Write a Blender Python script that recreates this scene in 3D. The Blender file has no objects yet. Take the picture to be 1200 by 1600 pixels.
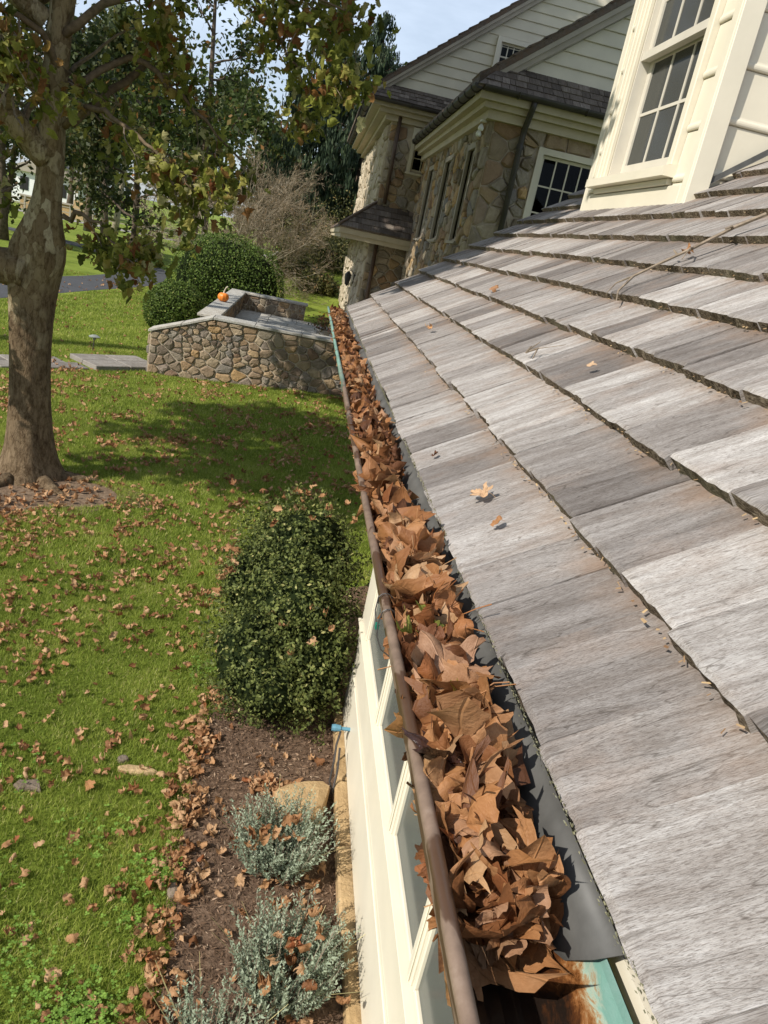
import bpy, math, random
import numpy as np
from mathutils import Matrix, Vector

# ------------------------------------------------------------------ camera, sky, sun, exposure
scene = bpy.context.scene
col = scene.collection
CAMZ = 3.1
cd = bpy.data.cameras.new("camera")
cam = bpy.data.objects.new("camera", cd); col.objects.link(cam); scene.camera = cam
cd.sensor_fit = 'VERTICAL'; cd.sensor_height = 24.0; cd.sensor_width = 18.0
cd.lens = 18.0
cd.clip_start = 0.02; cd.clip_end = 2000
RIGHT = Vector((.97621741, -.0857696, .19910587)); DOWN = Vector((.1588047, -.34229866, -.92607381)); FWD = Vector((.14758265, .93566832, -.3205373))
M = Matrix(((RIGHT.x, -DOWN.x, -FWD.x, 0), (RIGHT.y, -DOWN.y, -FWD.y, 0), (RIGHT.z, -DOWN.z, -FWD.z, CAMZ), (0, 0, 0, 1)))
cam.matrix_world = M

SUN_EL = math.radians(38); sx, sy = -.86, -.51
sl = math.hypot(sx, sy); sx /= sl; sy /= sl
SUN = Vector((sx*math.cos(SUN_EL), sy*math.cos(SUN_EL), math.sin(SUN_EL)))
w = bpy.data.worlds.new("World"); scene.world = w; w.use_nodes = True
nt = w.node_tree; nt.nodes.clear()
sky = nt.nodes.new('ShaderNodeTexSky'); sky.sky_type = 'NISHITA'; sky.sun_disc = False
sky.sun_elevation = SUN_EL; sky.sun_rotation = math.atan2(SUN.x, SUN.y)
sky.air_density = 1.0; sky.dust_density = 0.8; sky.ozone_density = 1.0; sky.altitude = 100
tc = nt.nodes.new('ShaderNodeTexCoord')
mp = nt.nodes.new('ShaderNodeMapping'); mp.inputs['Scale'].default_value = (1.0, 1.0, 3.2)
nz = nt.nodes.new('ShaderNodeTexNoise'); nz.inputs['Scale'].default_value = 2.2; nz.inputs['Detail'].default_value = 6; nz.inputs['Roughness'].default_value = .6
rp = nt.nodes.new('ShaderNodeValToRGB'); rp.color_ramp.elements[0].position = .40; rp.color_ramp.elements[1].position = .75
rp.color_ramp.elements[0].color = (.30, .30, .30, 1); rp.color_ramp.elements[1].color = (.75, .75, .75, 1)
mx = nt.nodes.new('ShaderNodeMixRGB'); mx.inputs[2].default_value = (12.2, 14.0, 16.6, 1)
bg = nt.nodes.new('ShaderNodeBackground'); bg.inputs['Strength'].default_value = 0.078
out = nt.nodes.new('ShaderNodeOutputWorld')
L = nt.links.new
L(tc.outputs['Generated'], mp.inputs['Vector']); L(mp.outputs[0], nz.inputs['Vector']); L(nz.outputs['Fac'], rp.inputs[0])
L(rp.outputs[0], mx.inputs[0]); L(sky.outputs[0], mx.inputs[1]); L(mx.outputs[0], bg.inputs[0]); L(bg.outputs[0], out.inputs[0])

sd = bpy.data.lights.new("sun", 'SUN'); so = bpy.data.objects.new("sun", sd); col.objects.link(so)
sd.energy = 5.0; sd.angle = math.radians(.53); sd.color = (1.0, .945, .86)
so.rotation_euler = SUN.to_track_quat('Z', 'Y').to_euler(); so.location = (-12, -8, 16)
scene.view_settings.view_transform = 'Standard'; scene.view_settings.look = 'None'
scene.view_settings.exposure = 0.20; scene.view_settings.gamma = 1.0
scene.cycles.max_bounces = 6; scene.cycles.transparent_max_bounces = 8

# ------------------------------------------------------------------ helpers
rng = np.random.default_rng(7); random.seed(7)
WM = {}
def setp(o, parent=None, label=None, cat=None, group=None, kind=None):
    if parent is not None:
        o.parent = parent
        o.matrix_parent_inverse = WM.get(parent.name, Matrix()).inverted()
    if label: o['label'] = label
    if cat: o['category'] = cat
    if group: o['group'] = group
    if kind: o['kind'] = kind
    return o
def empty(name, loc, label, cat, group=None):
    o = bpy.data.objects.new(name, None); col.objects.link(o); o.location = loc; o.empty_display_size = .2
    WM[o.name] = Matrix.Translation(loc)
    return setp(o, None, label, cat, group)
def inst(name, me, mat4, parent=None, **k):
    o = bpy.data.objects.new(name, me); col.objects.link(o)
    o.matrix_basis = mat4; WM[o.name] = mat4.copy()
    return setp(o, parent, **k)
def mesh(name, V, F, mats, mi=None, smooth=False, rnd=None, uv=None):
    me = bpy.data.meshes.new(name)
    me.from_pydata([tuple(v) for v in V], [], F)
    for m in (mats if isinstance(mats, (list, tuple)) else [mats]): me.materials.append(m)
    if mi is not None: me.polygons.foreach_set('material_index', np.asarray(mi, dtype=np.int32))
    if smooth: me.polygons.foreach_set('use_smooth', np.ones(len(me.polygons), dtype=bool))
    if rnd is not None:
        a = me.attributes.new('rnd', 'FLOAT', 'POINT'); a.data.foreach_set('value', np.asarray(rnd, dtype=np.float32))
    if uv is not None:
        l = me.uv_layers.new(name='UVMap'); vi = np.empty(len(me.loops), dtype=np.int32); me.loops.foreach_get('vertex_index', vi)
        l.data.foreach_set('uv', np.asarray(uv, dtype=np.float32)[vi].ravel())
    me.update(); return me
def npmesh(name, V, F, mat, rnd=None, smooth=False, uv=None):
    """fast mesh from arrays; F is (n,k)"""
    V = np.asarray(V, dtype=np.float32); F = np.asarray(F, dtype=np.int32); n, k = F.shape
    me = bpy.data.meshes.new(name)
    me.vertices.add(len(V)); me.vertices.foreach_set('co', V.ravel())
    me.loops.add(n*k); me.loops.foreach_set('vertex_index', F.ravel())
    me.polygons.add(n); me.polygons.foreach_set('loop_start', np.arange(0, n*k, k, dtype=np.int32))
    me.polygons.foreach_set('loop_total', np.full(n, k, dtype=np.int32))
    me.materials.append(mat)
    if smooth: me.polygons.foreach_set('use_smooth', np.ones(n, dtype=bool))
    if rnd is not None:
        a = me.attributes.new('rnd', 'FLOAT', 'POINT'); a.data.foreach_set('value', np.asarray(rnd, dtype=np.float32))
    if uv is not None:
        l = me.uv_layers.new(name='UVMap'); l.data.foreach_set('uv', np.asarray(uv, dtype=np.float32)[F.ravel()].ravel())
    me.update(calc_edges=True); me.validate(); return me

class MB:
    def __init__(s): s.V = []; s.F = []; s.mi = []
    def add(s, V, F, m=0):
        b = len(s.V); s.V += [tuple(v) for v in V]; s.F += [tuple(i+b for i in f) for f in F]; s.mi += [m]*len(F)
        return s
    def box(s, x0, x1, y0, y1, z0, z1, m=0):
        V = [(x0,y0,z0),(x1,y0,z0),(x1,y1,z0),(x0,y1,z0),(x0,y0,z1),(x1,y0,z1),(x1,y1,z1),(x0,y1,z1)]
        return s.add(V, [(3,2,1,0),(4,5,6,7),(0,1,5,4),(1,2,6,5),(2,3,7,6),(3,0,4,7)], m)
    def prism(s, prof, axis, a, b, m=0):
        """prof: 2D points (ccw); axis 'y': prof=(x,z) extruded y=a..b ; 'x': prof=(y,z)"""
        n = len(prof)
        if axis == 'y': V = [(p[0], a, p[1]) for p in prof] + [(p[0], b, p[1]) for p in prof]
        elif axis == 'x': V = [(a, p[0], p[1]) for p in prof] + [(b, p[0], p[1]) for p in prof]
        else: V = [(p[0], p[1], a) for p in prof] + [(p[0], p[1], b) for p in prof]
        F = [tuple(range(n)), tuple(range(2*n-1, n-1, -1))] + [(i, i+n, (i+1) % n+n, (i+1) % n) for i in range(n)]
        return s.add(V, F, m)
    def tube(s, P, R, n=8, m=0, cap=True):
        P = [Vector(p) for p in P]
        if not isinstance(R, (list, tuple)): R = [R]*len(P)
        b = len(s.V); prev = None; F = []
        for i, p in enumerate(P):
            t = (P[min(i+1, len(P)-1)]-P[max(i-1, 0)]).normalized()
            if prev is None:
                u = t.orthogonal().normalized()
            else:
                u = (prev-t*prev.dot(t));
                u = u.normalized() if u.length > 1e-6 else t.orthogonal().normalized()
            prev = u; v = t.cross(u)
            for k in range(n):
                a = 2*math.pi*k/n; s.V.append(tuple(p+(u*math.cos(a)+v*math.sin(a))*R[i]))
        for i in range(len(P)-1):
            for k in range(n):
                k2 = (k+1) % n; F.append((b+i*n+k, b+i*n+k2, b+(i+1)*n+k2, b+(i+1)*n+k))
        if cap: F.append(tuple(b+k for k in range(n-1, -1, -1))); F.append(tuple(b+(len(P)-1)*n+k for k in range(n)))
        s.F += F; s.mi += [m]*len(F); return s
    def lathe(s, prof, c, n=16, m=0):
        b = len(s.V); F = []
        for (r, z) in prof:
            for k in range(n):
                a = 2*math.pi*k/n; s.V.append((c[0]+r*math.cos(a), c[1]+r*math.sin(a), c[2]+z))
        for i in range(len(prof)-1):
            for k in range(n):
                k2 = (k+1) % n; F.append((b+i*n+k, b+i*n+k2, b+(i+1)*n+k2, b+(i+1)*n+k))
        s.F += F; s.mi += [m]*len(F); return s
    def build(s, name, mats, parent=None, smooth=False, **k):
        return inst(name, mesh(name, s.V, s.F, mats, s.mi, smooth), Matrix(), parent, **k)
def bevel(o, wd=.006, seg=1):
    m = o.modifiers.new('bevel', 'BEVEL'); m.width = wd; m.segments = seg; m.limit_method = 'ANGLE'; m.angle_limit = .7
    return o
def one(name, mats, parent, *a, bev=None, **k):
    o = MB().box(*a).build(name, mats, parent, **k)
    if bev: bevel(o, bev)
    return o
def sstep(x, a, b):
    t = np.clip((np.asarray(x, dtype=float)-a)/(b-a), 0, 1); return t*t*(3-2*t)
def project(p):
    d = Vector(p)-Vector((0, 0, CAMZ)); z = d.dot(FWD)
    if z < .05: return None
    return 600+1200*d.dot(RIGHT)/z, 800+1200*d.dot(DOWN)/z, z

# ------------------------------------------------------------------ materials
def mat(name):
    m = bpy.data.materials.new(name); m.use_nodes = True; m.node_tree.nodes.clear(); return m
class N:
    """tiny node builder"""
    def __init__(s, m): s.m = m; s.t = m.node_tree
    def n(s, ty, **k):
        nd = s.t.nodes.new(ty)
        for a, v in k.items(): setattr(nd, a, v)
        return nd
    def l(s, a, b): s.t.links.new(a, b)
    def noise(s, vec, scale, detail=4, rough=.55, dist=0.):
        nd = s.n('ShaderNodeTexNoise'); nd.inputs['Scale'].default_value = scale; nd.inputs['Detail'].default_value = detail
        nd.inputs['Roughness'].default_value = rough; nd.inputs['Distortion'].default_value = dist
        if vec is not None: s.l(vec, nd.inputs['Vector'])
        return nd.outputs['Fac']
    def vor(s, vec, scale, feat='F1', out='Distance'):
        nd = s.n('ShaderNodeTexVoronoi', feature=feat); nd.inputs['Scale'].default_value = scale
        if vec is not None: s.l(vec, nd.inputs['Vector'])
        return nd.outputs[out]
    def coord(s, which='Object', scale=(1, 1, 1)):
        c = s.n('ShaderNodeTexCoord'); m = s.n('ShaderNodeMapping'); m.inputs['Scale'].default_value = scale
        s.l(c.outputs[which], m.inputs['Vector']); return m.outputs[0]
    def geo(s, scale=(1, 1, 1)):
        c = s.n('ShaderNodeNewGeometry'); m = s.n('ShaderNodeMapping'); m.inputs['Scale'].default_value = scale
        s.l(c.outputs['Position'], m.inputs['Vector']); return m.outputs[0]
    def ramp(s, fac, stops, interp='LINEAR'):
        r = s.n('ShaderNodeValToRGB'); r.color_ramp.interpolation = interp
        while len(r.color_ramp.elements) < len(stops): r.color_ramp.elements.new(.5)
        for e, (p, c) in zip(r.color_ramp.elements, stops): e.position = p; e.color = (*c, 1)
        s.l(fac, r.inputs[0]); return r.outputs[0]
    def mix(s, f, a, b, mode='MIX'):
        nd = s.n('ShaderNodeMixRGB', blend_type=mode)
        for i, v in ((0, f), (1, a), (2, b)):
            if isinstance(v, (int, float)): nd.inputs[i].default_value = v if i == 0 else (v, v, v, 1)
            elif isinstance(v, tuple): nd.inputs[i].default_value = (*v, 1)
            else: s.l(v, nd.inputs[i])
        return nd.outputs[0]
    def math(s, op, a, b=None, clamp=False):
        nd = s.n('ShaderNodeMath', operation=op); nd.use_clamp = clamp
        for i, v in ((0, a), (1, b)):
            if v is None: continue
            if isinstance(v, (int, float)): nd.inputs[i].default_value = v
            else: s.l(v, nd.inputs[i])
        return nd.outputs[0]
    def rnd(s, src):
        if src == 'object': return s.n('ShaderNodeObjectInfo').outputs['Random']
        a = s.n('ShaderNodeAttribute'); a.attribute_name = 'rnd'; return a.outputs['Fac']
    def bump(s, h, strength=.5, dist=.01):
        b = s.n('ShaderNodeBump'); b.inputs['Strength'].default_value = strength; b.inputs['Distance'].default_value = dist
        s.l(h, b.inputs['Height']); return b.outputs[0]
    def out(s, c, rough=.8, spec=.3, normal=None, trans=None, metal=0., roughs=None, coat=0):
        p = s.n('ShaderNodeBsdfPrincipled'); o = s.n('ShaderNodeOutputMaterial')
        if isinstance(c, tuple): p.inputs['Base Color'].default_value = (*c, 1)
        else: s.l(c, p.inputs['Base Color'])
        if isinstance(rough, (int, float)): p.inputs['Roughness'].default_value = rough
        else: s.l(rough, p.inputs['Roughness'])
        p.inputs['Specular IOR Level'].default_value = spec; p.inputs['Metallic'].default_value = metal
        if coat: p.inputs['Coat Weight'].default_value = coat
        if normal is not None: s.l(normal, p.inputs['Normal'])
        sh = p.outputs[0]
        if trans:
            t = s.n('ShaderNodeBsdfTranslucent'); mx = s.n('ShaderNodeMixShader'); mx.inputs[0].default_value = trans
            if isinstance(c, tuple): t.inputs[0].default_value = (*c, 1)
            else: s.l(c, t.inputs[0])
            s.l(sh, mx.inputs[1]); s.l(t.outputs[0], mx.inputs[2]); sh = mx.outputs[0]
        s.l(sh, o.inputs[0]); return s.m
def simple(name, c, rough=.7, spec=.3, var=.12, scale=6., bump=.15, metal=0., bscale=40., bdist=.004):
    b = N(mat(name)); g = b.geo()
    f = b.noise(g, scale, 5); c2 = tuple(x*(1-2*var) for x in c); c1 = tuple(min(1, x*(1+var)) for x in c)
    return b.out(b.ramp(f, [(.3, c2), (.7, c1)]), rough, spec, b.bump(b.noise(g, bscale, 4), bump, bdist), metal=metal)

def shingle_mat(name, src, dark=1., warm=0.):
    b = N(mat(name)); r = b.rnd(src)
    if src == 'object':
        co = b.n('ShaderNodeTexCoord').outputs['Object']; off = b.n('ShaderNodeCombineXYZ'); b.l(b.math('MULTIPLY', r, 57.), off.inputs[0]); b.l(b.math('MULTIPLY', r, 31.), off.inputs[2])
        ad = b.n('ShaderNodeVectorMath', operation='ADD'); b.l(co, ad.inputs[0]); b.l(off.outputs[0], ad.inputs[1]); v = ad.outputs[0]
    else:
        u = b.n('ShaderNodeUVMap'); v = u.outputs[0]
    def sc(x, y, z=1):
        m = b.n('ShaderNodeMapping'); m.inputs['Scale'].default_value = (x, y, z); b.l(v, m.inputs['Vector']); return m.outputs[0]
    streak = b.noise(sc(26, 2.2, 26), 1., 7, .68, .6)
    fine = b.noise(sc(300, 11, 300), 1., 6, .75, .7)
    grain = b.noise(sc(720, 34, 720), 1., 3, .7, .3)
    blot = b.noise(sc(9, 5, 9), 1., 4, .6)
    tint = b.ramp(r, [(0, (.185*dark, .17*dark, .162*dark)), (.25, (.29*dark, .273*dark, .262*dark)), (.7, (.375*dark, .358*dark, .345*dark)), (1, (.53*dark, .515*dark, .50*dark))])
    c = b.mix(b.ramp(streak, [(.32, (0, 0, 0)), (.72, (1, 1, 1))]), b.mix(1., tint, (.58, .53, .49), 'MULTIPLY'), b.mix(1., tint, (1.2, 1.19, 1.17), 'MULTIPLY'))
    c = b.mix(b.ramp(fine, [(.36, (.5, .5, .5)), (.56, (0, 0, 0))]), c, b.mix(1., c, (.55, .5, .46), 'MULTIPLY'))
    c = b.mix(b.ramp(fine, [(.6, (0, 0, 0)), (.8, (.45, .45, .45))]), c, (.56*dark, .55*dark, .53*dark))
    c = b.mix(b.ramp(blot, [(.52, (0, 0, 0)), (.78, (.55, .55, .55))]), c, (.27*dark, .2*dark, .155*dark))
    c = b.mix(b.ramp(grain, [(.40, (.8, .8, .8)), (.50, (0, 0, 0))]), c, b.mix(1., c, (.5, .47, .45), 'MULTIPLY'))
    ck = b.math('ABSOLUTE', b.math('SUBTRACT', b.noise(sc(26, .7, 26), 1., 2, .4, .1), .5))
    c = b.mix(b.ramp(ck, [(.002, (.6, .6, .6)), (.007, (0, 0, 0))]), c, b.mix(1., c, (.3, .27, .24), 'MULTIPLY'))
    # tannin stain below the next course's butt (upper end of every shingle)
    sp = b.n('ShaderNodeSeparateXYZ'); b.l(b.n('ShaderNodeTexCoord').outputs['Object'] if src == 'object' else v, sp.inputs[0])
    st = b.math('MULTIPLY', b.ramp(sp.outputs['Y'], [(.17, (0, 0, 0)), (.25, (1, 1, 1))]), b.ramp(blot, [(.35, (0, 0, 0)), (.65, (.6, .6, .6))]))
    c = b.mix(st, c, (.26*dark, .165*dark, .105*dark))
    if warm: c = b.mix(1., c, (1.0, .9, .79), 'MULTIPLY')
    h = b.math('ADD', b.math('ADD', b.math('MULTIPLY', fine, .7), b.math('MULTIPLY', grain, .35)), b.math('MULTIPLY', streak, .8))
    return b.out(c, .78, .3, b.bump(h, .7, .005))
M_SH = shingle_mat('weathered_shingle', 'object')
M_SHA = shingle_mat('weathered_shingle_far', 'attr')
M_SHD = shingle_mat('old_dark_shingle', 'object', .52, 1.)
def butt_mat():
    b = N(mat('shingle_butt')); g = b.coord('Object', (1, .35, 1.6))
    f = b.noise(g, 95, 5, .75, .8); f2 = b.noise(g, 260, 3, .7)
    f3 = b.noise(b.geo(), 3.2, 3)
    c = b.ramp(f, [(.34, (.035, .026, .018)), (.46, (.16, .12, .082)), (.6, (.40, .33, .24)), (.78, (.62, .54, .41))])
    c = b.mix(b.ramp(f3, [(.5, (0, 0, 0)), (.75, (.5, .5, .5))]), c, b.mix(f2, (.10, .10, .05), (.38, .39, .25)))
    return b.out(c, .95, .1, b.bump(b.math('ADD', f, f2), 1., .01))
M_BUTT = butt_mat()
M_CREAM = simple('cream_paint', (.665, .61, .485), .45, .4, .035, 3., .12, bscale=25)
M_CREAM2 = simple('shade_dulled_cream', (.62, .565, .44), .6, .3, .06, 2., .12)  # same cream as the dormer, gable shade dulled into the colour
M_TRIM = simple('brown_grey_trim', (.36, .315, .25), .6, .3, .08, 3., .15)
M_SASH = simple('grey_beige_sash', (.56, .52, .44), .5, .35, .05, 4., .1)
M_DARKM = simple('dark_bronze_metal', (.045, .038, .034), .5, .5, .15, 5., .15)
M_FLASH = simple('grey_flashing_metal', (.105, .103, .096), .55, .35, .16, 14., .08)
M_INT = simple('dark_interior', (.035, .035, .035), .9, .1, .1)
M_CURT = simple('grey_room_wall', (.22, .21, .195), .9, .1, .1)
M_SOFFIT = simple('shaded_soffit_paint', (.46, .395, .275), .6, .3, .06, 3., .1)  # cream darkened so the colour holds the tree shade on the eaves
def glass_mat(name='window_glass', tint=(.55, .6, .62), refl=.28):
    b = N(mat(name)); o = b.n('ShaderNodeOutputMaterial'); t = b.n('ShaderNodeBsdfTransparent'); t.inputs[0].default_value = (*tint, 1)
    g = b.n('ShaderNodeBsdfGlossy'); g.inputs['Roughness'].default_value = .02; g.inputs[0].default_value = ((.9, .92, .95, 1) if refl > 0 else (.35, .36, .38, 1))
    fr = b.n('ShaderNodeFresnel'); fr.inputs[0].default_value = 1.6
    m = b.n('ShaderNodeMixShader'); b.l(b.math('ADD', fr.outputs[0], refl*.3, True), m.inputs[0])
    b.l(t.outputs[0], m.inputs[1]); b.l(g.outputs[0], m.inputs[2]); b.l(m.outputs[0], o.inputs[0]); return b.m
M_GLASS = glass_mat()
M_GLASSD = glass_mat('tree_dimmed_glass', (.35, .37, .38), -.12)  # glass dimmed to stand in for dark trees reflected in it
def screen_mat(name='screened_glass', dcol=(.20, .205, .185), mixf=.42, gl=.45):
    b = N(mat(name)); o = b.n('ShaderNodeOutputMaterial'); d = b.n('ShaderNodeBsdfDiffuse'); d.inputs[0].default_value = (*dcol, 1)
    g = b.n('ShaderNodeBsdfGlossy'); g.inputs['Roughness'].default_value = .12; g.inputs[0].default_value = (.55, .57, .58, 1)
    t = b.n('ShaderNodeBsdfTransparent'); t.inputs[0].default_value = (.5, .52, .52, 1); m1 = b.n('ShaderNodeMixShader'); m1.inputs[0].default_value = gl; m2 = b.n('ShaderNodeMixShader'); m2.inputs[0].default_value = mixf
    b.l(t.outputs[0], m1.inputs[1]); b.l(g.outputs[0], m1.inputs[2]); b.l(m1.outputs[0], m2.inputs[1]); b.l(d.outputs[0], m2.inputs[2]); b.l(m2.outputs[0], o.inputs[0]); return b.m
M_SCREEN = screen_mat()
M_SCREEN2 = screen_mat('screened_dark_glass', (.11, .11, .10), .5, .2)
M_SHADE = simple('grey_window_shade', (.30, .29, .25), .9, .1, .06)
STOPS = {}
def stone_mat(name, stops, rough=.85, src='object'):
    STOPS[name] = stops; b = N(mat(name)); r = b.rnd(src); g = b.geo()
    base = b.ramp(r, stops); f = b.noise(g, 7, 6, .65); f2 = b.noise(g, 38, 5, .7)
    c = b.mix(b.ramp(f, [(.3, (.65, .65, .65)), (.65, (0, 0, 0))]), base, b.mix(1., base, (.5, .45, .4), 'MULTIPLY'))
    c = b.mix(b.ramp(f2, [(.55, (0, 0, 0)), (.8, (.5, .5, .5))]), c, b.mix(1., base, (1.5, 1.45, 1.35), 'MULTIPLY'))
    return b.out(c, rough, .25, b.bump(b.math('ADD', f2, f), .7, .02))
RUB = [(0, (.12, .09, .065)), (.14, (.25, .205, .155)), (.28, (.33, .225, .13)), (.42, (.20, .185, .165)), (.55, (.38, .305, .205)), (.68, (.225, .15, .10)), (.8, (.31, .285, .245)), (.9, (.40, .26, .125)), (1, (.28, .245, .185))]
M_STONE = stone_mat('fieldstone', RUB)
M_STONEH = stone_mat('house_fieldstone', [(0, (.16, .125, .085)), (.16, (.33, .28, .205)), (.3, (.22, .205, .185)), (.45, (.42, .35, .245)), (.6, (.30, .19, .105)), (.75, (.37, .335, .275)), (.88, (.47, .31, .145)), (1, (.25, .215, .16))])
M_STONEP = stone_mat('sunlit_fieldstone', [(0, (.46, .39, .28)), (.5, (.55, .48, .36)), (1, (.40, .33, .23))])  # house stone made paler, the sun on the side wall put into its colour
M_TAN = stone_mat('tan_sandstone', [(0, (.46, .31, .15)), (1, (.54, .39, .215))])
M_GREYST = stone_mat('grey_flat_stone', [(0, (.17, .135, .11)), (1, (.29, .225, .165))])
M_BLUE = stone_mat('bluestone', [(0, (.36, .36, .335)), (.5, (.44, .43, .395)), (1, (.51, .475, .41))])
M_MORT = simple('lime_mortar', (.55, .475, .365), .95, .1, .14, 5., .6, bscale=60, bdist=.01)
M_MORTD = simple('old_mortar', (.46, .39, .29), .95, .1, .14, 5., .6, bscale=60, bdist=.01)

def leaf_mat(name, src, stops, trans=.25, rough=.62, vein=.6, spec=.25, emb=.4):
    b = N(mat(name)); r = b.rnd(src)
    u = b.n('ShaderNodeUVMap').outputs[0]; s = b.n('ShaderNodeSeparateXYZ'); b.l(u, s.inputs[0])
    # veins fan out of the leaf base at (0,0) in uv
    an = b.math('ARCTAN2', s.outputs[0], b.math('ADD', s.outputs[1], .02))
    vv = b.math('ABSOLUTE', b.math('SINE', b.math('MULTIPLY', an, 3.9)))
    rad = b.math('SQRT', b.math('ADD', b.math('POWER', s.outputs[0], 2.), b.math('POWER', s.outputs[1], 2.)))
    ve = b.math('SUBTRACT', 1., b.math('MULTIPLY', vv, b.math('ADD', b.math('MULTIPLY', rad, 16.), 4.)), True)
    mp_ = b.n('ShaderNodeMapping'); b.l(u, mp_.inputs[0])
    fn = b.noise(mp_.outputs[0], 9., 5, .65); f0 = b.noise(b.geo(), 14., 4)
    c = b.ramp(r, stops)
    c = b.mix(b.ramp(fn, [(.35, (.55, .55, .55)), (.65, (0, 0, 0))]), c, b.mix(1., c, (.62, .52, .42), 'MULTIPLY'))
    c = b.mix(b.ramp(f0, [(.5, (0, 0, 0)), (.75, (.35, .35, .35))]), c, b.mix(1., c, (1.35, 1.25, 1.05), 'MULTIPLY'))
    c = b.mix(b.math('MULTIPLY', ve, vein*.55), c, b.mix(1., c, (1.45, 1.4, 1.25), 'MULTIPLY'))
    h = b.math('ADD', b.math('MULTIPLY', ve, .6), fn)
    return b.out(c, rough, spec, b.bump(h, emb, .012), trans)
BROWN = [(0, (.05, .024, .015)), (.12, (.14, .058, .026)), (.3, (.26, .112, .045)), (.5, (.36, .168, .068)), (.66, (.43, .222, .10)), (.78, (.37, .21, .125)), (.88, (.49, .31, .165)), (.95, (.32, .12, .042)), (1, (.10, .045, .025))]
M_LF = leaf_mat('dry_leaf', 'object', BROWN, .22, .5)
M_LFA = leaf_mat('dry_leaf_mass', 'attr', BROWN, .22, .5)
GROUNDL = [(0, (.20, .088, .036)), (.25, (.36, .185, .085)), (.55, (.47, .275, .14)), (.8, (.54, .35, .20)), (.95, (.42, .22, .095)), (1, (.30, .10, .04))]
M_GL = leaf_mat('fallen_leaf', 'object', GROUNDL, .18)
M_GLA = leaf_mat('fallen_leaf_mass', 'attr', GROUNDL, .18)
M_LFY = leaf_mat('yellow_leaf', 'object', [(0, (.55, .42, .07)), (1, (.48, .42, .10))], .3)
M_LFG = leaf_mat('olive_leaf', 'object', [(0, (.16, .19, .035)), (1, (.30, .30, .07))], .3)
M_LFW = leaf_mat('wet_dark_leaf', 'object', [(0, (.045, .022, .02)), (1, (.06, .03, .022))], .02, .15, .3, .8)
M_LFO = leaf_mat('pale_tan_leaf', 'object', [(0, (.60, .42, .27)), (1, (.62, .36, .18))], .2)
SYC = [(0, (.09, .115, .022)), (.3, (.19, .225, .042)), (.6, (.33, .36, .075)), (.78, (.45, .42, .12)), (.86, (.34, .19, .065)), (.93, (.25, .10, .04)), (.96, (.46, .45, .2)), (1, (.52, .5, .26))]
M_SYL = leaf_mat('sycamore_leaf', 'object', SYC, .55)
M_SYA = leaf_mat('sycamore_foliage', 'attr', SYC, .55)
def foliage(name, stops, trans=.35, rough=.6, spec=.3):
    b = N(mat(name)); return b.out(b.ramp(b.rnd('attr'), stops), rough, spec, None, trans)
M_BOX = foliage('boxwood_leaf', [(0, (.018, .035, .008)), (.6, (.10, .155, .028)), (.92, (.17, .23, .05)), (1, (.26, .28, .08))], .3, .6, .2)
M_HOL = foliage('holly_leaf', [(0, (.03, .042, .012)), (.5, (.115, .14, .038)), (.85, (.22, .245, .07)), (1, (.38, .36, .14))], .3, .6, .2)
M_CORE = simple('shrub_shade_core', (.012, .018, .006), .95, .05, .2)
M_SPR = foliage('spruce_needles', [(0, (.012, .024, .012)), (.6, (.028, .048, .022)), (1, (.06, .085, .035))], .15)
M_MAP = foliage('maple_foliage', [(0, (.03, .05, .012)), (.55, (.07, .1, .022)), (.8, (.13, .14, .035)), (.92, (.2, .12, .035)), (1, (.3, .15, .05))], .4)
M_WOOD = foliage('far_foliage', [(0, (.03, .045, .014)), (.5, (.065, .085, .025)), (.8, (.12, .12, .04)), (1, (.18, .12, .05))], .35)
M_BRAM = foliage('bramble_foliage', [(0, (.05, .055, .018)), (.5, (.12, .12, .035)), (.8, (.2, .17, .055)), (1, (.26, .15, .06))], .35)
M_TWG = foliage('red_brown_twigs', [(0, (.16, .125, .08)), (.6, (.25, .195, .12)), (1, (.33, .21, .11))], .2)
M_LAV = foliage('lavender_leaf', [(0, (.14, .175, .115)), (.5, (.26, .31, .215)), (1, (.40, .455, .335))], .2, .8, .1)
M_GRASS = foliage('grass_blade', [(0, (.11, .15, .022)), (.35, (.255, .325, .05)), (.7, (.385, .445, .085)), (.9, (.50, .50, .14)), (1, (.64, .56, .28))], .45, .6, .2)
M_CLOV = foliage('clover_leaf', [(0, (.13, .24, .035)), (1, (.26, .41, .075))], .35, .5, .3)
M_STRAW = foliage('straw', [(0, (.4, .33, .16)), (1, (.55, .5, .25))], .2)
M_CHIP = foliage('mulch_chip', [(0, (.08, .048, .03)), (.6, (.19, .12, .075)), (.9, (.29, .195, .13)), (1, (.45, .34, .24))], .0, .9, .1)
M_TWIG = simple('grey_twig_bark', (.24, .19, .14), .9, .1, .2, 30., .4, bscale=120)
def lawn_mat():
    b = N(mat('lawn_turf')); g = b.geo(); f = b.noise(g, 1.1, 6, .6); f2 = b.noise(g, 60, 4, .7); f3 = b.noise(g, .28, 3)
    c = b.ramp(f, [(.28, (.10, .14, .022)), (.5, (.20, .265, .04)), (.7, (.28, .33, .065)), (.85, (.34, .32, .10))])
    c = b.mix(b.ramp(f2, [(.4, (.6, .6, .6)), (.6, (0, 0, 0))]), c, b.mix(1., c, (.45, .42, .35), 'MULTIPLY'))
    c = b.mix(b.ramp(f3, [(.5, (0, 0, 0)), (.7, (.4, .4, .4))]), c, (.28, .34, .06))
    return b.out(c, .9, .1, b.bump(f2, .8, .03))
M_LAWN = lawn_mat()
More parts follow.
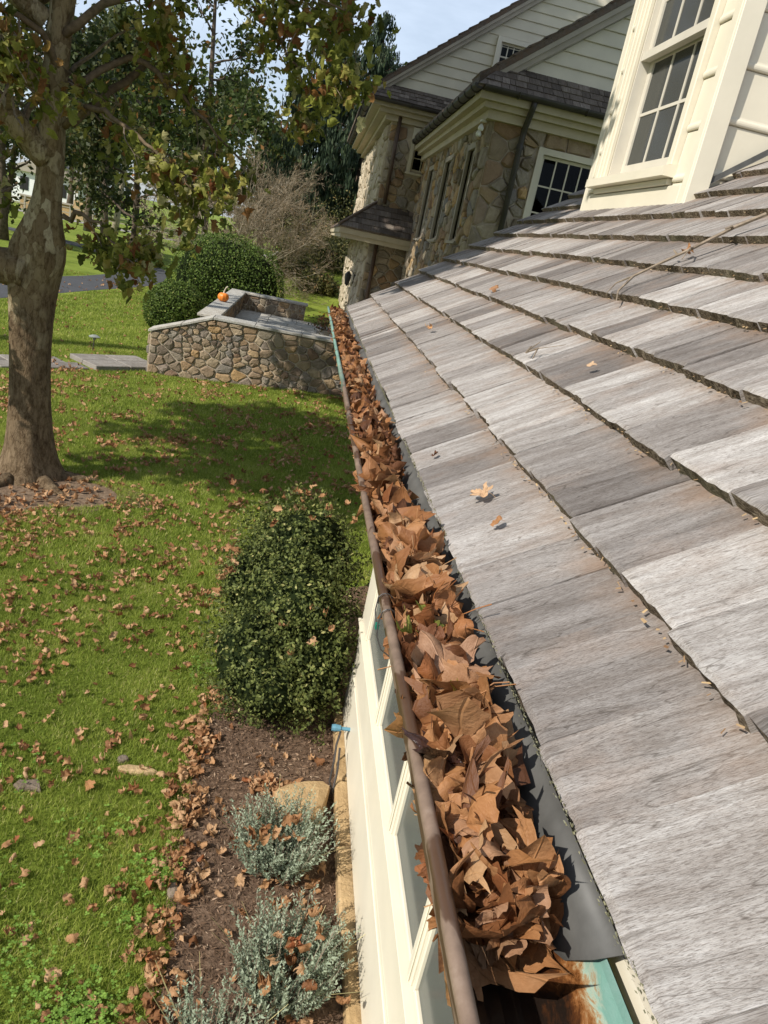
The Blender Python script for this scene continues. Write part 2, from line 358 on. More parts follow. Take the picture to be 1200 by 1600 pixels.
def soil(name, stops, sc=25., bumpd=.02):
    b = N(mat(name)); g = b.geo(); f = b.noise(g, sc, 6, .7); f2 = b.noise(g, 2.2, 4)
    c = b.ramp(f, stops); c = b.mix(b.ramp(f2, [(.4, (.4, .4, .4)), (.7, (0, 0, 0))]), c, b.mix(1., c, (.7, .66, .62), 'MULTIPLY'))
    return b.out(c, .95, .1, b.bump(f, 1., bumpd))
M_MULCH = soil('bark_mulch', [(.3, (.06, .038, .026)), (.5, (.145, .095, .064)), (.7, (.24, .165, .115))])
M_SOIL = soil('bare_soil', [(.3, (.10, .066, .042)), (.5, (.20, .14, .095)), (.75, (.33, .25, .17))], 18.)
M_ASPH = soil('worn_asphalt', [(.3, (.060, .062, .066)), (.7, (.105, .108, .114))], 30., .004)
M_LITTER = soil('rotting_leaf_litter', [(.3, (.03, .014, .008)), (.5, (.11, .05, .022)), (.7, (.22, .105, .045))], 45., .02)
def bark_syc():
    b = N(mat('sycamore_bark')); g = b.geo((1, 1, .55)); v = b.n('ShaderNodeTexVoronoi'); v.inputs['Scale'].default_value = 9.
    nn = b.n('ShaderNodeTexNoise'); nn.inputs['Scale'].default_value = 4.; nn.inputs['Detail'].default_value = 5; b.l(g, nn.inputs['Vector'])
    b.l(b.mix(.35, g, nn.outputs['Color'], 'ADD'), v.inputs['Vector'])
    s = b.n('ShaderNodeSeparateXYZ'); b.l(v.outputs['Color'], s.inputs[0])
    up = b.n('ShaderNodeSeparateXYZ'); b.l(b.geo(), up.inputs[0])
    flaky = b.ramp(s.outputs[0], [(.0, (.20, .145, .08)), (.3, (.25, .185, .10)), (.5, (.28, .22, .125)), (.7, (.34, .275, .165)), (.88, (.44, .375, .245))])
    low = b.ramp(b.noise(b.geo((1, 1, .35)), 11., 6, .7), [(.35, (.10, .067, .038)), (.6, (.20, .145, .088)), (.8, (.33, .255, .16))])
    k = b.math('ADD', up.outputs[2], b.math('MULTIPLY', b.noise(b.geo(), 2.4, 3), 2.6))
    c = b.mix(b.ramp(b.math('MULTIPLY', k, .25), [(.74, (0, 0, 0)), (.95, (1, 1, 1))]), low, flaky)
    f = b.noise(b.geo((1, 1, .4)), 26., 5, .7)
    c = b.mix(b.ramp(f, [(.36, (.85, .85, .85)), (.52, (0, 0, 0))]), c, b.mix(1., c, (.45, .4, .33), 'MULTIPLY'))
    ed = b.vor(b.mix(.35, g, nn.outputs['Color'], 'ADD'), 9., 'DISTANCE_TO_EDGE')
    c = b.mix(b.ramp(ed, [(.01, (.5, .5, .5)), (.05, (0, 0, 0))]), c, b.mix(1., c, (.5, .45, .38), 'MULTIPLY'))
    return b.out(c, .9, .15, b.bump(b.math('ADD', f, b.math('MULTIPLY', s.outputs[0], 1.2)), 1., .03))
M_SYCB = bark_syc()
M_BARK = simple('grey_brown_bark', (.13, .10, .075), .95, .1, .25, 9., .6, bscale=30, bdist=.02)
M_BARKP = simple('pale_bark', (.34, .29, .215), .95, .1, .2, 6., .5)

# ------------------------------------------------------------------ the ground
def zt(x, y):
    x = np.asarray(x, dtype=float); y = np.asarray(y, dtype=float)
    z = .20*sstep(x, -2.6, 1.2)*sstep(y, 10.5, 14.8)
    z = z + .45*sstep(y, 22.5, 26)*sstep(x, -3.8, -1.4)
    z = z + 1.5*sstep(y, 27, 38)*sstep(x, -4.5, 1.)
    return z
def Z(x, y): return float(zt(x, y))
def axis_pts(segs):
    o = []
    for a, b_, st in segs: o += list(np.arange(a, b_, st))
    return np.array(o+[segs[-1][1]])
gx = axis_pts([(-220, -40, 20), (-40, -12, 4), (-12, 6, .5), (6, 40, 4), (40, 200, 20)])
gy = axis_pts([(-20, 0, 4), (0, 40, .5), (40, 80, 4), (80, 600, 40)])
XX, YY = np.meshgrid(gx, gy); V = np.stack([XX.ravel(), YY.ravel(), zt(XX, YY).ravel()], 1)
nx, ny = len(gx), len(gy); I = np.arange(nx*ny).reshape(ny, nx)
F = np.stack([I[:-1, :-1].ravel(), I[:-1, 1:].ravel(), I[1:, 1:].ravel(), I[1:, :-1].ravel()], 1)
inst('lawn', npmesh('lawn', V, F, M_LAWN, smooth=True), Matrix(), kind='structure')
def sheet(name, poly, mt, dz, kind='structure', **k):
    """flat irregular sheet laid on the ground"""
    c = np.mean(poly, 0); n = len(poly); rings = 5; V = [(c[0], c[1], Z(*c)+dz)]; F = []
    for r in range(1, rings+1):
        for p in poly:
            q = c+(np.array(p)-c)*r/rings; V.append((q[0], q[1], Z(*q)+dz))
    for i in range(n): F.append((0, 1+i, 1+(i+1) % n))
    for r in range(rings-1):
        for i in range(n):
            a = 1+r*n+i; b_ = 1+r*n+(i+1) % n; F.append((a, a+n, b_+n, b_))
    return inst(name, mesh(name, V, F, mt), Matrix(), kind=kind, **k)
def strip(name, P, wd, mt, dz):
    P = np.array(P, dtype=float); t = np.gradient(P, axis=0); t /= np.linalg.norm(t, axis=1)[:, None]; nn = np.stack([-t[:, 1], t[:, 0]], 1)
    V = []; F = []
    for i, (p, q) in enumerate(zip(P, nn)):
        for s_ in (-.5, -.17, .17, .5):
            a = p+q*s_*wd; V.append((a[0], a[1], Z(*a)+dz))
    for i in range(len(P)-1):
        for k in range(3): a = i*4+k; F.append((a, a+1, a+5, a+4))
    return inst(name, mesh(name, V, F, mt), Matrix(), kind='structure')
def smooth_path(P, n=8):
    P = [np.array(p, dtype=float) for p in P]; P = [2*P[0]-P[1]]+P+[2*P[-1]-P[-2]]; o = []
    for i in range(1, len(P)-2):
        for k in range(n):
            t = k/n; a, b_, c, d = P[i-1:i+3]
            o.append(.5*((2*b_)+(c-a)*t+(2*a-5*b_+4*c-d)*t*t+(3*b_-a-3*c+d)*t**3))
    o.append(P[-2]); return o
strip('driveway', smooth_path([(-12.5, 2), (-10, 12), (-8.25, 21), (-7.4, 26), (-6.65, 30), (-6.5, 34), (-7.4, 38), (-9.6, 41.5), (-14, 44.5), (-30, 49)], 8), 1.95, M_ASPH, .006)
strip('road', smooth_path([(-90, 66), (-40, 66), (-20, 68), (-4, 74), (20, 80)], 6), 3.2, simple('pale_gravel_road', (.30, .28, .25), .95, .1), .006)
MULCH_EDGE = [(2.0, -.12), (2.24, -.13), (2.69, -.14), (3.15, -.16), (3.79, -.21), (4.2, -.19), (4.52, -.16), (4.9, -.02), (5.3, .1), (5.9, .35), (6.6, .8)]
mpoly = [(x+.03*math.sin(y*17), y) for y, x in MULCH_EDGE]+[(1.3, 6.9), (1.3, 1.2), (-.1, 1.2)]
sheet('mulch_bed', mpoly, M_MULCH, .008)
dp = []
for k in range(28):
    a = 2*math.pi*k/28; r = .9+.28*math.sin(3*a+1)+.14*math.sin(7*a); dp.append((-2.55+r*1.08*math.cos(a), 7.9+r*1.05*math.sin(a)))
sheet('bare_soil', dp, M_SOIL, .006)
def in_mulch(x, y): return x > np.interp(y, [p[0] for p in MULCH_EDGE], [p[1] for p in MULCH_EDGE])

# ------------------------------------------------------------------ rubble stone facing
def clip(poly, a, b_, c):
    """keep a*x+b*y<=c"""
    o = []; n = len(poly)
    for i in range(n):
        p, q = poly[i], poly[(i+1) % n]; dp_ = a*p[0]+b_*p[1]-c; dq = a*q[0]+b_*q[1]-c
        if dp_ <= 0: o.append(p)
        if dp_*dq < 0:
            t = dp_/(dp_-dq); o.append((p[0]+t*(q[0]-p[0]), p[1]+t*(q[1]-p[1])))
    return o
def cells(w_, h_, n, rg, asp=1.35, lloyd=1):
    P = np.stack([rg.uniform(0, w_/asp, n), rg.uniform(0, h_, n)], 1); W = w_/asp
    for it in range(lloyd+1):
        polys = []
        for i in range(n):
            d = np.sum((P-P[i])**2, 1); order = np.argsort(d)[1:22]; poly = [(0, 0), (W, 0), (W, h_), (0, h_)]
            for j in order:
                m_ = (P[i]+P[j])/2; dv = P[j]-P[i]; poly = clip(poly, dv[0], dv[1], float(dv@m_))
                if len(poly) < 3: break
            polys.append(poly)
        if it < lloyd:
            for i, q in enumerate(polys):
                if len(q) >= 3: P[i] = .3*P[i]+.7*np.mean(q, 0)
    return [[(x*asp, y) for x, y in q] for q in polys if len(q) >= 3]
def rubble(parent, org, u, v, nrm, w_, h_, n, mt, seed, joint=.012, depth=.035, halfs=(), holes=(), asp=1.35, keep=999):
    rg = np.random.default_rng(seed); org, u, v, nrm = map(Vector, (org, u, v, nrm)); cnt = 0; done = []
    for q in cells(w_, h_, n, rg, asp):
        for hp in halfs:
            q = clip(q, *hp)
            if len(q) < 3: break
        if len(q) < 3: continue
        for (x0, x1, y0, y1) in holes:
            xs = [p[0] for p in q]; ys = [p[1] for p in q]
            if max(xs) <= x0 or min(xs) >= x1 or max(ys) <= y0 or min(ys) >= y1: continue
            c = np.mean(q, 0); ds = [(x0-c[0], (1, 0, x0)), (c[0]-x1, (-1, 0, -x1)), (y0-c[1], (0, 1, y0)), (c[1]-y1, (0, -1, -y1))]
            b_ = max(ds, key=lambda t: t[0])
            if b_[0] <= 0: q = []; break
            q = clip(q, *b_[1])
            if len(q) < 3: q = []; break
        if len(q) < 3: continue
        A = .5*abs(sum(q[i][0]*q[(i+1) % len(q)][1]-q[(i+1) % len(q)][0]*q[i][1] for i in range(len(q))))
        if A < .0018: continue
        c = np.mean(q, 0)
        # round off: resample the outline so the stones are not crisp polygons
        pts = []
        for i in range(len(q)):
            a = np.array(q[i]); b_ = np.array(q[(i+1) % len(q)])
            pts += [a*.89+b_*.11, a*.11+b_*.89] if np.linalg.norm(b_-a) > .05 else [(a+b_)/2]
        k = len(pts)
        if k < 3: continue
        s_ = math.sqrt(A); dd = depth*rg.uniform(.55, 1.35); V = []; sl = rg.normal(0, .16, 2)*dd/s_
        for f_, d_ in ((1, -.01), (1-.5*joint/s_*1.2, dd*.55), (.78, dd)):
            for p in pts:
                e = np.array(p)-c; ln = np.linalg.norm(e); e2 = e*max(.3, (ln-joint)/max(ln, 1e-4))*f_
                if f_ < .9: e2 = e2*rg.uniform(.9, 1.08)
                dz = d_+(e2@sl if d_ > 0 else 0)+(rg.normal(0, dd*.12) if d_ > 0 else 0)
                V.append(u*e2[0]+v*e2[1]+nrm*dz)
        V.append(nrm*(dd*rg.uniform(1., 1.2)))
        F = []
        for r in range(2):
            for i in range(k): i2 = (i+1) % k; F.append((r*k+i, r*k+i2, (r+1)*k+i2, (r+1)*k+i))
        for i in range(k): F.append((2*k+i, 2*k+(i+1) % k, 3*k))
        if u.cross(v).dot(nrm) < 0: F = [tuple(reversed(f)) for f in F]
        done.append((A, V, F, org+u*float(c[0])+v*float(c[1])))
    done.sort(key=lambda t: -t[0])
    for A, V, F, p in done[:keep]: inst('stone', mesh('stone', V, F, mt, smooth=False), Matrix.Translation(p), parent)
    if len(done) > keep:
        VV = []; FF = []; RR = []
        for A, V, F, p in done[keep:]:
            b_ = len(VV); VV += [q+p for q in V]; FF += [tuple(i+b_ for i in f) for f in F]; RR += [rg.random()]*len(V)
        inst('stones', mesh('stones', VV, FF, stone_mat(mt.name+'_joined', STOPS[mt.name], src='attr'), rnd=RR), Matrix(), parent, kind='stuff')

# ------------------------------------------------------------------ the shingled cottage wing with the gutter
PITCH = math.radians(36.8); CP, SP = math.cos(PITCH), math.sin(PITCH)
EX, EZ = .4065, 2.513                  # top edge of the first course's butt
YN, YF = -1.2, 7.4                     # near and far end of the roof
EXPO = .25
cottage = empty('cottage_wing', (2.5, 3., 0), 'low wing with weathered grey wood shingle roof, cream dormer and leaf-filled gutter', 'building')
NRM = Vector((-SP, 0, CP)); UPS = Vector((CP, 0, SP)); EAST = Vector((0, -1, 0))
def roofpt(s, y, h=0.): return Vector((EX, y, EZ))+UPS*s+Vector((0, 0, 0))+NRM*(h)
NC = 18; RIDGE = EXPO*NC
# deck
TH = .042
db = MB()
a0, a1 = roofpt(.03, 0, -TH-.004), roofpt(RIDGE, 0, -TH-.004); b0, b1 = roofpt(.03, 0, -TH-.03), roofpt(RIDGE, 0, -TH-.03)
db.prism([(a0.x, a0.z), (b0.x, b0.z), (b1.x, b1.z), (a1.x, a1.z)], 'y', YN+.02, YF-.02)
RX, RZ = a1.x, a1.z
db.prism([(RX+.004, RZ), (RX+.004, RZ-.04), (RX+3.6, RZ-.04-2.69), (RX+3.6, RZ-2.69)], 'y', YN+.02, YF-.02)
roof = db.build('roof', [M_SHD], cottage)
# shingles
SHV = {}
def shingle_mesh(wd, var):
    key = (round(wd, 3), var)
    if key in SHV: return SHV[key]
    rg = np.random.default_rng(int(wd*1000)*10+var); nxs = max(4, int(wd/.022)); V = []; F = []; mi = []
    t = TH*rg.uniform(.93, 1.05); off = rg.normal(0, .003); tw = rg.normal(0, .0022); ln = EXPO+.03
    fx = np.linspace(-wd/2, wd/2, nxs+1)
    for j, yy in enumerate((0., .006, .12, ln)):
        for i, x in enumerate(fx):
            if j == 0: y = off+rg.normal(0, .0013); h = (t-TH)-.0022+rg.normal(0, .0008)
            elif j == 1: y = off+.010; h = (t-TH)+rg.normal(0, .0008)
            else: y = yy; h = (t-TH)-(t-.004)*yy/ln + (.0015*math.sin(x*60+var) if j == 2 else 0)
            V.append((x, y, h+tw*(x/wd)*2*(1 if j < 3 else .3)))
    m_ = nxs+1
    for j in range(3):
        for i in range(nxs): a = j*m_+i; F.append((a, a+1, a+m_+1, a+m_)); mi.append(0)
    b_ = len(V)
    for i, x in enumerate(fx): V.append((x, off+.004+rg.normal(0, .003), -TH+.001))
    for i in range(nxs): F.append((i+1, i, b_+i, b_+i+1)); mi.append(1)
    c_ = len(V); V += [(-wd/2, ln, -TH), (wd/2, ln, -TH)]
    F.append((0, m_, 2*m_, 3*m_, c_, b_)); mi.append(0); F.append((b_+nxs, c_+1, 4*m_-1, 3*m_-1, 2*m_-1, m_-1)); mi.append(0)
    SHV[key] = (V, F, mi, mesh('shingle', V, F, [M_SH, M_BUTT], mi)); return SHV[key]
DY0, DY1, DX = 4.43, 6.15, 1.95       # dormer footprint
rg = np.random.default_rng(3); plan = []
for k in range(NC):
    y = YF+rg.uniform(-.01, .02)
    while y > YN:
        wd = round(float(np.clip(rg.normal(.185, .05), .09, .29)), 2); gap = rg.uniform(.0003, .0022)
        yc = y-wd/2; s = k*EXPO+rg.normal(0, .0018); X = EX+s*CP
        y -= wd+gap
        if X > DX+.12 and yc-wd/2 > DY0+.02 and yc+wd/2 < DY1-.02: continue
        P = roofpt(s+.12, yc); pj = project(P); area = 0
        if pj and -60 < pj[0] < 1260 and -60 < pj[1] < 1660: area = wd*abs((P-Vector((0, 0, CAMZ))).normalized().dot(NRM))/pj[2]**2
        plan.append((area, yc, s, wd, int(rg.integers(0, 3)), rg.normal(0, .0028)))
plan.sort(key=lambda t: -t[0])
JV = []; JF = []; JM = []; JR = []; JU = []
for i, (area, yc, s, wd, var, rz) in enumerate(plan):
    V, F, mi, me = shingle_mesh(wd, var)
    m4 = Matrix(((0, CP, -SP, EX+s*CP), (-1, 0, 0, yc), (0, SP, CP, EZ+s*SP), (0, 0, 0, 1))) @ Matrix.Rotation(rz, 4, 'Z')
    if i < 300: inst('shingle', me, m4, roof)
    else:
        b_ = len(JV); r = rg.random(); JV += [tuple(m4 @ Vector(v)) for v in V]; JF += [tuple(b_+q for q in f) for f in F]; JM += mi; JR += [r]*len(V); o_ = rg.uniform(0, 60)
        JU += [(v[0]+o_, v[1]) for v in V]
inst('shingles', mesh('shingles', JV, JF, [M_SHA, M_BUTT], JM, rnd=JR, uv=JU), Matrix(), roof, kind='stuff')
# far rake board, wall bodies
g = MB(); r0 = roofpt(.02, 0, -TH-.034); r1 = roofpt(RIDGE, 0, -TH-.034)
g.prism([(r0.x, r0.z), (r0.x+.02, r0.z-.14), (r1.x, r1.z-.16), (r1.x, r1.z)], 'y', YF-.07, YF-.03)
g.build('rake_board', [M_CREAM2], cottage)
body = MB(); body.box(1.35, 6.6, YN+.1, YF-.2, 0, 2.42)
body.prism([(1.2, 2.43), (6.8, 2.43), (RX, RZ-.35)], 'y', YN+.1, YF-.2)
body.build('wall', [M_CREAM2], cottage)
# bay wall below the gutter: panel boards, sill, posts, windows
bay = MB(); bay.box(.74, 1.34, YN+.12, 4.50, .10, .80); bay.box(.76, 1.34, YN+.12, 4.50, 2.30, 2.40)
bay = bay.build('bay_wall', [M_CREAM], cottage)
one('panel_board', [M_CREAM], bay, .715, .738, YN+.15, 4.51, .10, .46, bev=.004)
one('panel_board', [M_CREAM], bay, .727, .738, YN+.15, 4.51, .464, .66, bev=.003)
one('panel_board', [M_CREAM], bay, .712, .738, YN+.15, 4.51, .664, .775, bev=.004)
sill = MB(); sill.prism([(.698, .775), (.80, .775), (.80, .806), (.76, .806), (.694, .795)], 'y', YN+.15, 4.52)
bevel(sill.build('sill', [M_CREAM], bay), .003)
one('head_board', [M_CREAM], bay, .72, .757, YN+.15, 4.51, 2.22, 2.39, bev=.004)
posts = [4.17+.20, 3.36, 2.60, 1.90, 1.16, .42, -.3]
for i, y in enumerate(posts):
    hw = .16 if i == 0 else .03
    one('mullion', [M_CREAM], bay, .7205, .79, y-hw, y+hw, .802, 2.219, bev=.004)
    if i > 0:
        one('mullion_bead', [M_CREAM], bay, .714, .720, y-.014, y+.014, .803, 2.218, bev=.003)
for i in range(len(posts)-1):
    ya, yb = posts[i+1]+.03, posts[i]-(.16 if i == 0 else .03)
    fr = MB(); fr.box(.728, .765, ya+.001, ya+.028, .807, 2.21); fr.box(.728, .765, yb-.028, yb-.001, .807, 2.21)
    fr.box(.729, .764, ya+.029, yb-.029, .807, .828); fr.box(.729, .764, ya+.029, yb-.029, 2.15, 2.21)
    win = fr.build('window', [M_CREAM], cottage); bevel(win, .004)
    one('pane', [M_SCREEN], win, .742, .746, ya+.029, yb-.029, .829, 2.149)
    one('window_shade', [M_SHADE], win, .80, .804, ya+.004, yb-.004, .83, 2.2)
one('bay_interior', [M_CURT], bay, 1.28, 1.33, YN+.2, 4.45, .81, 2.29)
one('corner_return', [M_CREAM], bay, .74, 1.33, 4.505, 4.53, .10, 2.38)
# soffit, fascia
one('soffit', [M_CREAM], cottage, .4475, 1.36, YN+.05, YF-.1, 2.402, 2.418)
one('fascia', [M_CREAM], cottage, .436, .447, YN+.05, YF-.08, 2.395, 2.462)
# foundation stones
rgf = np.random.default_rng(5); y = 4.50
while y > .4:
    ln = rgf.uniform(.4, .8); o = one('foundation_stone', [M_TAN], cottage, .655+rgf.uniform(-.012, .01), .735, y-ln+.012, y, -.05, .094+rgf.uniform(-.012, .004), bev=.012); y -= ln
# ---- gutter
def gutter_mat():
    b = N(mat('old_copper_gutter')); g = b.geo(); f = b.noise(g, 22, 5, .65); f2 = b.noise(b.geo((1, .35, 1)), 9, 4, .6, .8)
    s = b.n('ShaderNodeSeparateXYZ'); b.l(g, s.inputs[0])
    br = b.ramp(f, [(.3, (.115, .078, .056)), (.6, (.195, .135, .098)), (.8, (.26, .195, .15))])
    br = b.mix(b.ramp(f2, [(.50, (0, 0, 0)), (.525, (.9, .9, .9))]), br, (.065, .034, .020))
    gr = b.ramp(f, [(.3, (.12, .22, .18)), (.6, (.22, .36, .30)), (.8, (.34, .43, .37))])
    k = b.math('ADD', s.outputs[1], b.math('MULTIPLY', b.math('SUBTRACT', f2, .5), 2.2))
    c = b.mix(b.ramp(b.math('MULTIPLY', k, .1), [(.345, (0, 0, 0)), (.40, (1, 1, 1))]), br, gr)
    return b.out(c, b.ramp(f2, [(.45, (.6, .6, .6)), (.6, (.3, .3, .3))]), .4, b.bump(f, .2, .004), metal=.0)
M_GUT = gutter_mat()
def trough_mat():
    b = N(mat('patina_gutter_inside')); g = b.geo(); f = b.noise(b.geo((1, .6, 1)), 30, 9, .78, .6); s = b.n('ShaderNodeSeparateXYZ'); b.l(g, s.inputs[0])
    k = b.math('ADD', b.math('MULTIPLY', b.math('SUBTRACT', s.outputs[2], 2.35), 7.), b.math('MULTIPLY', b.math('SUBTRACT', f, .5), .8))
    c = b.ramp(k, [(.18, (.012, .008, .006)), (.30, (.06, .022, .008)), (.40, (.21, .085, .025)), (.46, (.30, .20, .10)), (.50, (.30, .36, .28)), (.6, (.15, .30, .245)), (.85, (.21, .35, .30))])
    return b.out(c, b.ramp(k, [(.3, (.12, .12, .12)), (.5, (.7, .7, .7))]), .5, b.bump(f, .3, .004))
M_TRO = trough_mat()
gm = MB(); prof = []
for k in range(13):
    a = math.pi*(1.0-k/12*.98); prof.append((.334+.083*math.cos(a), 2.452+.088*(-math.sin(a))))
prof.append((.4165, 2.462))
for k in range(len(prof)-1):
    (xa, za), (xb, zb) = prof[k], prof[k+1]
    gm.add([(xa, YN, za), (xb, YN, zb), (xb, YF+.05, zb), (xa, YF+.05, za)], [(0, 1, 2, 3)], 1)
    o_ = lambda x, z: (x+(x-.334)*.035, z-.003)
    (xc, zc), (xd, zd) = o_(xa, za), o_(xb, zb)
    gm.add([(xc, YN, zc), (xd, YN, zd), (xd, YF+.05, zd), (xc, YF+.05, zc)], [(3, 2, 1, 0)], 0)
gm.add([(x, YF+.05, z) for x, z in prof], [tuple(range(len(prof)))], 0)
gutter = gm.build('gutter', [M_GUT, M_TRO], cottage, smooth=True)
ys = np.linspace(YN, YF+.05, 60)
MB().tube([(.2495+.0012*math.sin(q*2.3), q, 2.4645+.0015*math.sin(q*1.7+1)) for q in ys], .0098, 10).build('rim', [M_GUT], gutter, smooth=True)
# grey flashing with its cut near end
fl = MB(); fy = list(np.linspace(.60, YF-.01, 40)); V = []; F = []
for i, q in enumerate(fy):
    j = .002*math.sin(q*9); b_ = 0
    V += [(.4265+j*.3, q-(.045 if i == 0 else 0), 2.482), (.407+j, q-(.03 if i == 0 else 0), 2.455), (.4025+j, q-(.0 if i else -.01), 2.405+.004*math.sin(q*5)), (.399+j, q+(.03 if i == 0 else 0), 2.395)]
for i in range(len(fy)-1):
    for k in range(3): a = i*4+k; F.append((a, a+1, a+5, a+4))
fo = inst('flashing', mesh('flashing', V, F, [M_FLASH], smooth=True), Matrix(), gutter)
sm = fo.modifiers.new('thick', 'SOLIDIFY'); sm.thickness = .0016; sm.offset = 0
MB().lathe([(0, .004), (.004, .003), (.006, 0), (.006, -.002)], (0, 0, 0), 10).build('screw', [M_FLASH], gutter).matrix_basis = Matrix.Translation((.4035, .655, 2.43)) @ Matrix.Rotation(-math.pi/2, 4, 'Y')
# hangers across the gutter every so often, and the loose wire with its green clip
for q in (1.27, 2.9, 4.6, 6.2):
    MB().tube([(.2495+.014*math.cos(a), q, 2.4645+.014*math.sin(a)) for a in np.linspace(-.6, 3.6, 9)], .0015, 5).build('wire_wrap', [M_DARKM], gutter)
wire = MB().tube([(.236, 1.27, 2.468), (.232, 1.262, 2.45), (.233, 1.25, 2.43), (.24, 1.22, 2.42), (.252, 1.18, 2.43)], .0014, 5)
wire.tube([(.2495+.0145*math.cos(a), 1.335, 2.4645+.0145*math.sin(a)) for a in np.linspace(-.9, 3.8, 10)], .0014, 5)
wire.tube([(.235, 1.335, 2.47), (.230, 1.31, 2.452), (.232, 1.285, 2.44)], .0014, 5)
wo = wire.build('wire', [M_DARKM], gutter)
MB().box(.229, .236, 1.264, 1.275, 2.436, 2.446).build('clip', [simple('green_clip', (.02, .16, .11), .4)], gutter)
# ---- dormer
dm = MB(); DZT = 5.62
dm.box(DX+.04, DX+.10, DY0+.04, DY1-.04, 3.4, 3.86); dm.box(DX+.04, DX+.10, DY0+.04, DY1-.04, 5.33, DZT)
dm.box(DX+.04, DX+.10, DY0+.04, 4.73, 3.861, 5.329); dm.box(DX+.04, DX+.10, 5.85, DY1-.04, 3.861, 5.329)
dm.box(DX+.101, 4.4, DY0+.03, DY0+.09, 3.4, DZT); dm.box(DX+.101, 4.4, DY1-.09, DY1-.03, 3.4, DZT)
dormer = dm.build('dormer', [M_CREAM], cottage)
def siding(parent, mt, axis, fixed, sgn, a, b_, z0, z1, clipfn=None, step=.27, z_off=0., tb=.014):
    """horizontal beaded boards; axis 'y': front plane x=fixed facing -x, 'x': plane y=fixed facing -y"""
    z = z_off
    while z < z1:
        lo, hi = max(z, z0), min(z+step-.004, z1)
        if hi > lo+.02:
            n = 7; f0 = fixed
            prof = [(f0, lo), (f0, hi), (f0-tb*.35, hi)]+[(f0-tb*.75, lo+.045)]
            prof += [(f0-tb*.8-.009*math.sin(t), lo+.019+.017*math.cos(t)) for t in np.linspace(.2, math.pi, n)]
            if axis == 'y': MB().prism(prof, 'y', a, b_).build('siding_board', [mt], parent)
            else:
                if clipfn:
                    aa, bb = clipfn((lo+hi)/2)
                else: aa, bb = a, b_
                if bb-aa > .05: MB().prism(prof, 'x', aa, bb).build('siding_board', [mt], parent)
        z += step
ZB = 3.79-.019
siding(dormer, M_CREAM, 'y', DX+.037, -1, DY0+.074, 4.655, 3.5, 5.6, z_off=ZB-.27)
siding(dormer, M_CREAM, 'y', DX+.037, -1, 5.945, DY1-.074, 3.5, 5.6, z_off=ZB-.27)
siding(dormer, M_CREAM, 'x', DY0+.026, -1, DX+.14, 4.3, 3.4, 5.6, z_off=4.10-.019-.27*3)
for yy0, yy1 in ((DY0-.002, DY0+.072), (DY1-.072, DY1+.002)):
    one('corner_board', [M_CREAM], dormer, DX+.016, DX+.04, yy0, yy1, 3.50, DZT-.01, bev=.004)
one('corner_board', [M_CREAM], dormer, DX+.0165, DX+.135, DY0-.026, DY0-.003, 3.52, DZT-.012, bev=.004)
one('corner_board', [M_CREAM], dormer, DX+.0165, DX+.135, DY1+.003, DY1+.026, 3.52, DZT-.012, bev=.004)
one('skirt_board', [M_CREAM], dormer, DX+.014, DX+.038, DY0+.073, DY1-.073, 3.60, 3.752, bev=.003)
# casing in steps, sill, sashes
for (e0, e1, xo) in ((0, .045, -.012), (.046, .085, -.002), (.086, .12, .010)):
    one('casing', [M_CREAM], dormer, DX+xo, DX+.039, 4.66+e0, 4.66+e1, 3.86, 5.40-e0, bev=.004)
    one('casing', [M_CREAM], dormer, DX+xo, DX+.039, 5.94-e1, 5.94-e0, 3.86, 5.40-e0, bev=.004)
    one('casing', [M_CREAM], dormer, DX+xo, DX+.039, 4.66+e1+.001, 5.94-e1-.001, 5.40-e1, 5.40-e0, bev=.004)
MB().prism([(DX-.055, 3.795), (DX+.10, 3.795), (DX+.10, 3.87), (DX+.02, 3.868), (DX-.055, 3.848)], 'y', 4.64, 5.97).build('sill', [M_CREAM], dormer)
one('apron', [M_CREAM], dormer, DX+.002, DX+.039, 4.68, 5.92, 3.757, 3.793, bev=.004)
one('jamb', [M_SASH], dormer, DX+.04, DX+.17, 4.735, 4.778, 3.87, 5.33); one('jamb', [M_SASH], dormer, DX+.04, DX+.17, 5.802, 5.845, 3.87, 5.33)
def sash(x, y0, y1, z0, z1, ncol, nrow, parent, mt, gl, fw=.05, bot=.07, mu=.018, th=.03):
    s_ = MB(); s_.box(x, x+th, y0, y0+fw, z0, z1); s_.box(x, x+th, y1-fw, y1, z0, z1)
    s_.box(x+.001, x+th-.001, y0+fw, y1-fw, z0, z0+bot); s_.box(x+.001, x+th-.001, y0+fw, y1-fw, z1-fw*.8, z1)
    o = s_.build('sash', [mt], parent)
    ya, yb, za, zb = y0+fw, y1-fw, z0+bot, z1-fw*.8
    return o, ya, yb, za, zb
for (x, z0, z1) in ((DX+.115, 3.875, 4.66), (DX+.075, 4.62, 5.33)):
    s_, ya, yb, za, zb = sash(x, 4.78, 5.80, z0, z1, 3, 2, dormer, M_SASH, M_GLASS, .06, .085 if z0 < 4 else .05)
    for k in range(1, 3): one('muntin', [M_SASH], dormer, x+.006, x+.024, ya+(yb-ya)*k/3-.010, ya+(yb-ya)*k/3+.010, za, zb)
    one('muntin', [M_SASH], dormer, x+.0075, x+.0225, ya, yb, (za+zb)/2-.010, (za+zb)/2+.010)
    for i in range(3):
        for j in range(2):
            one('pane', [M_SCREEN2], dormer, x+.013, x+.016, ya+(yb-ya)*i/3, ya+(yb-ya)*(i+1)/3-.0005, za+(zb-za)*j/2, za+(zb-za)*(j+1)/2-.0005)
one('storm_frame', [M_SASH], dormer, DX+.045, DX+.068, 4.78, 5.80, 4.615, 4.665)
one('dormer_interior', [M_INT], dormer, DX+.6, DX+.95, DY0+.1, DY1-.1, 3.5, 5.5)
dr = MB(); ym = (DY0+DY1)/2
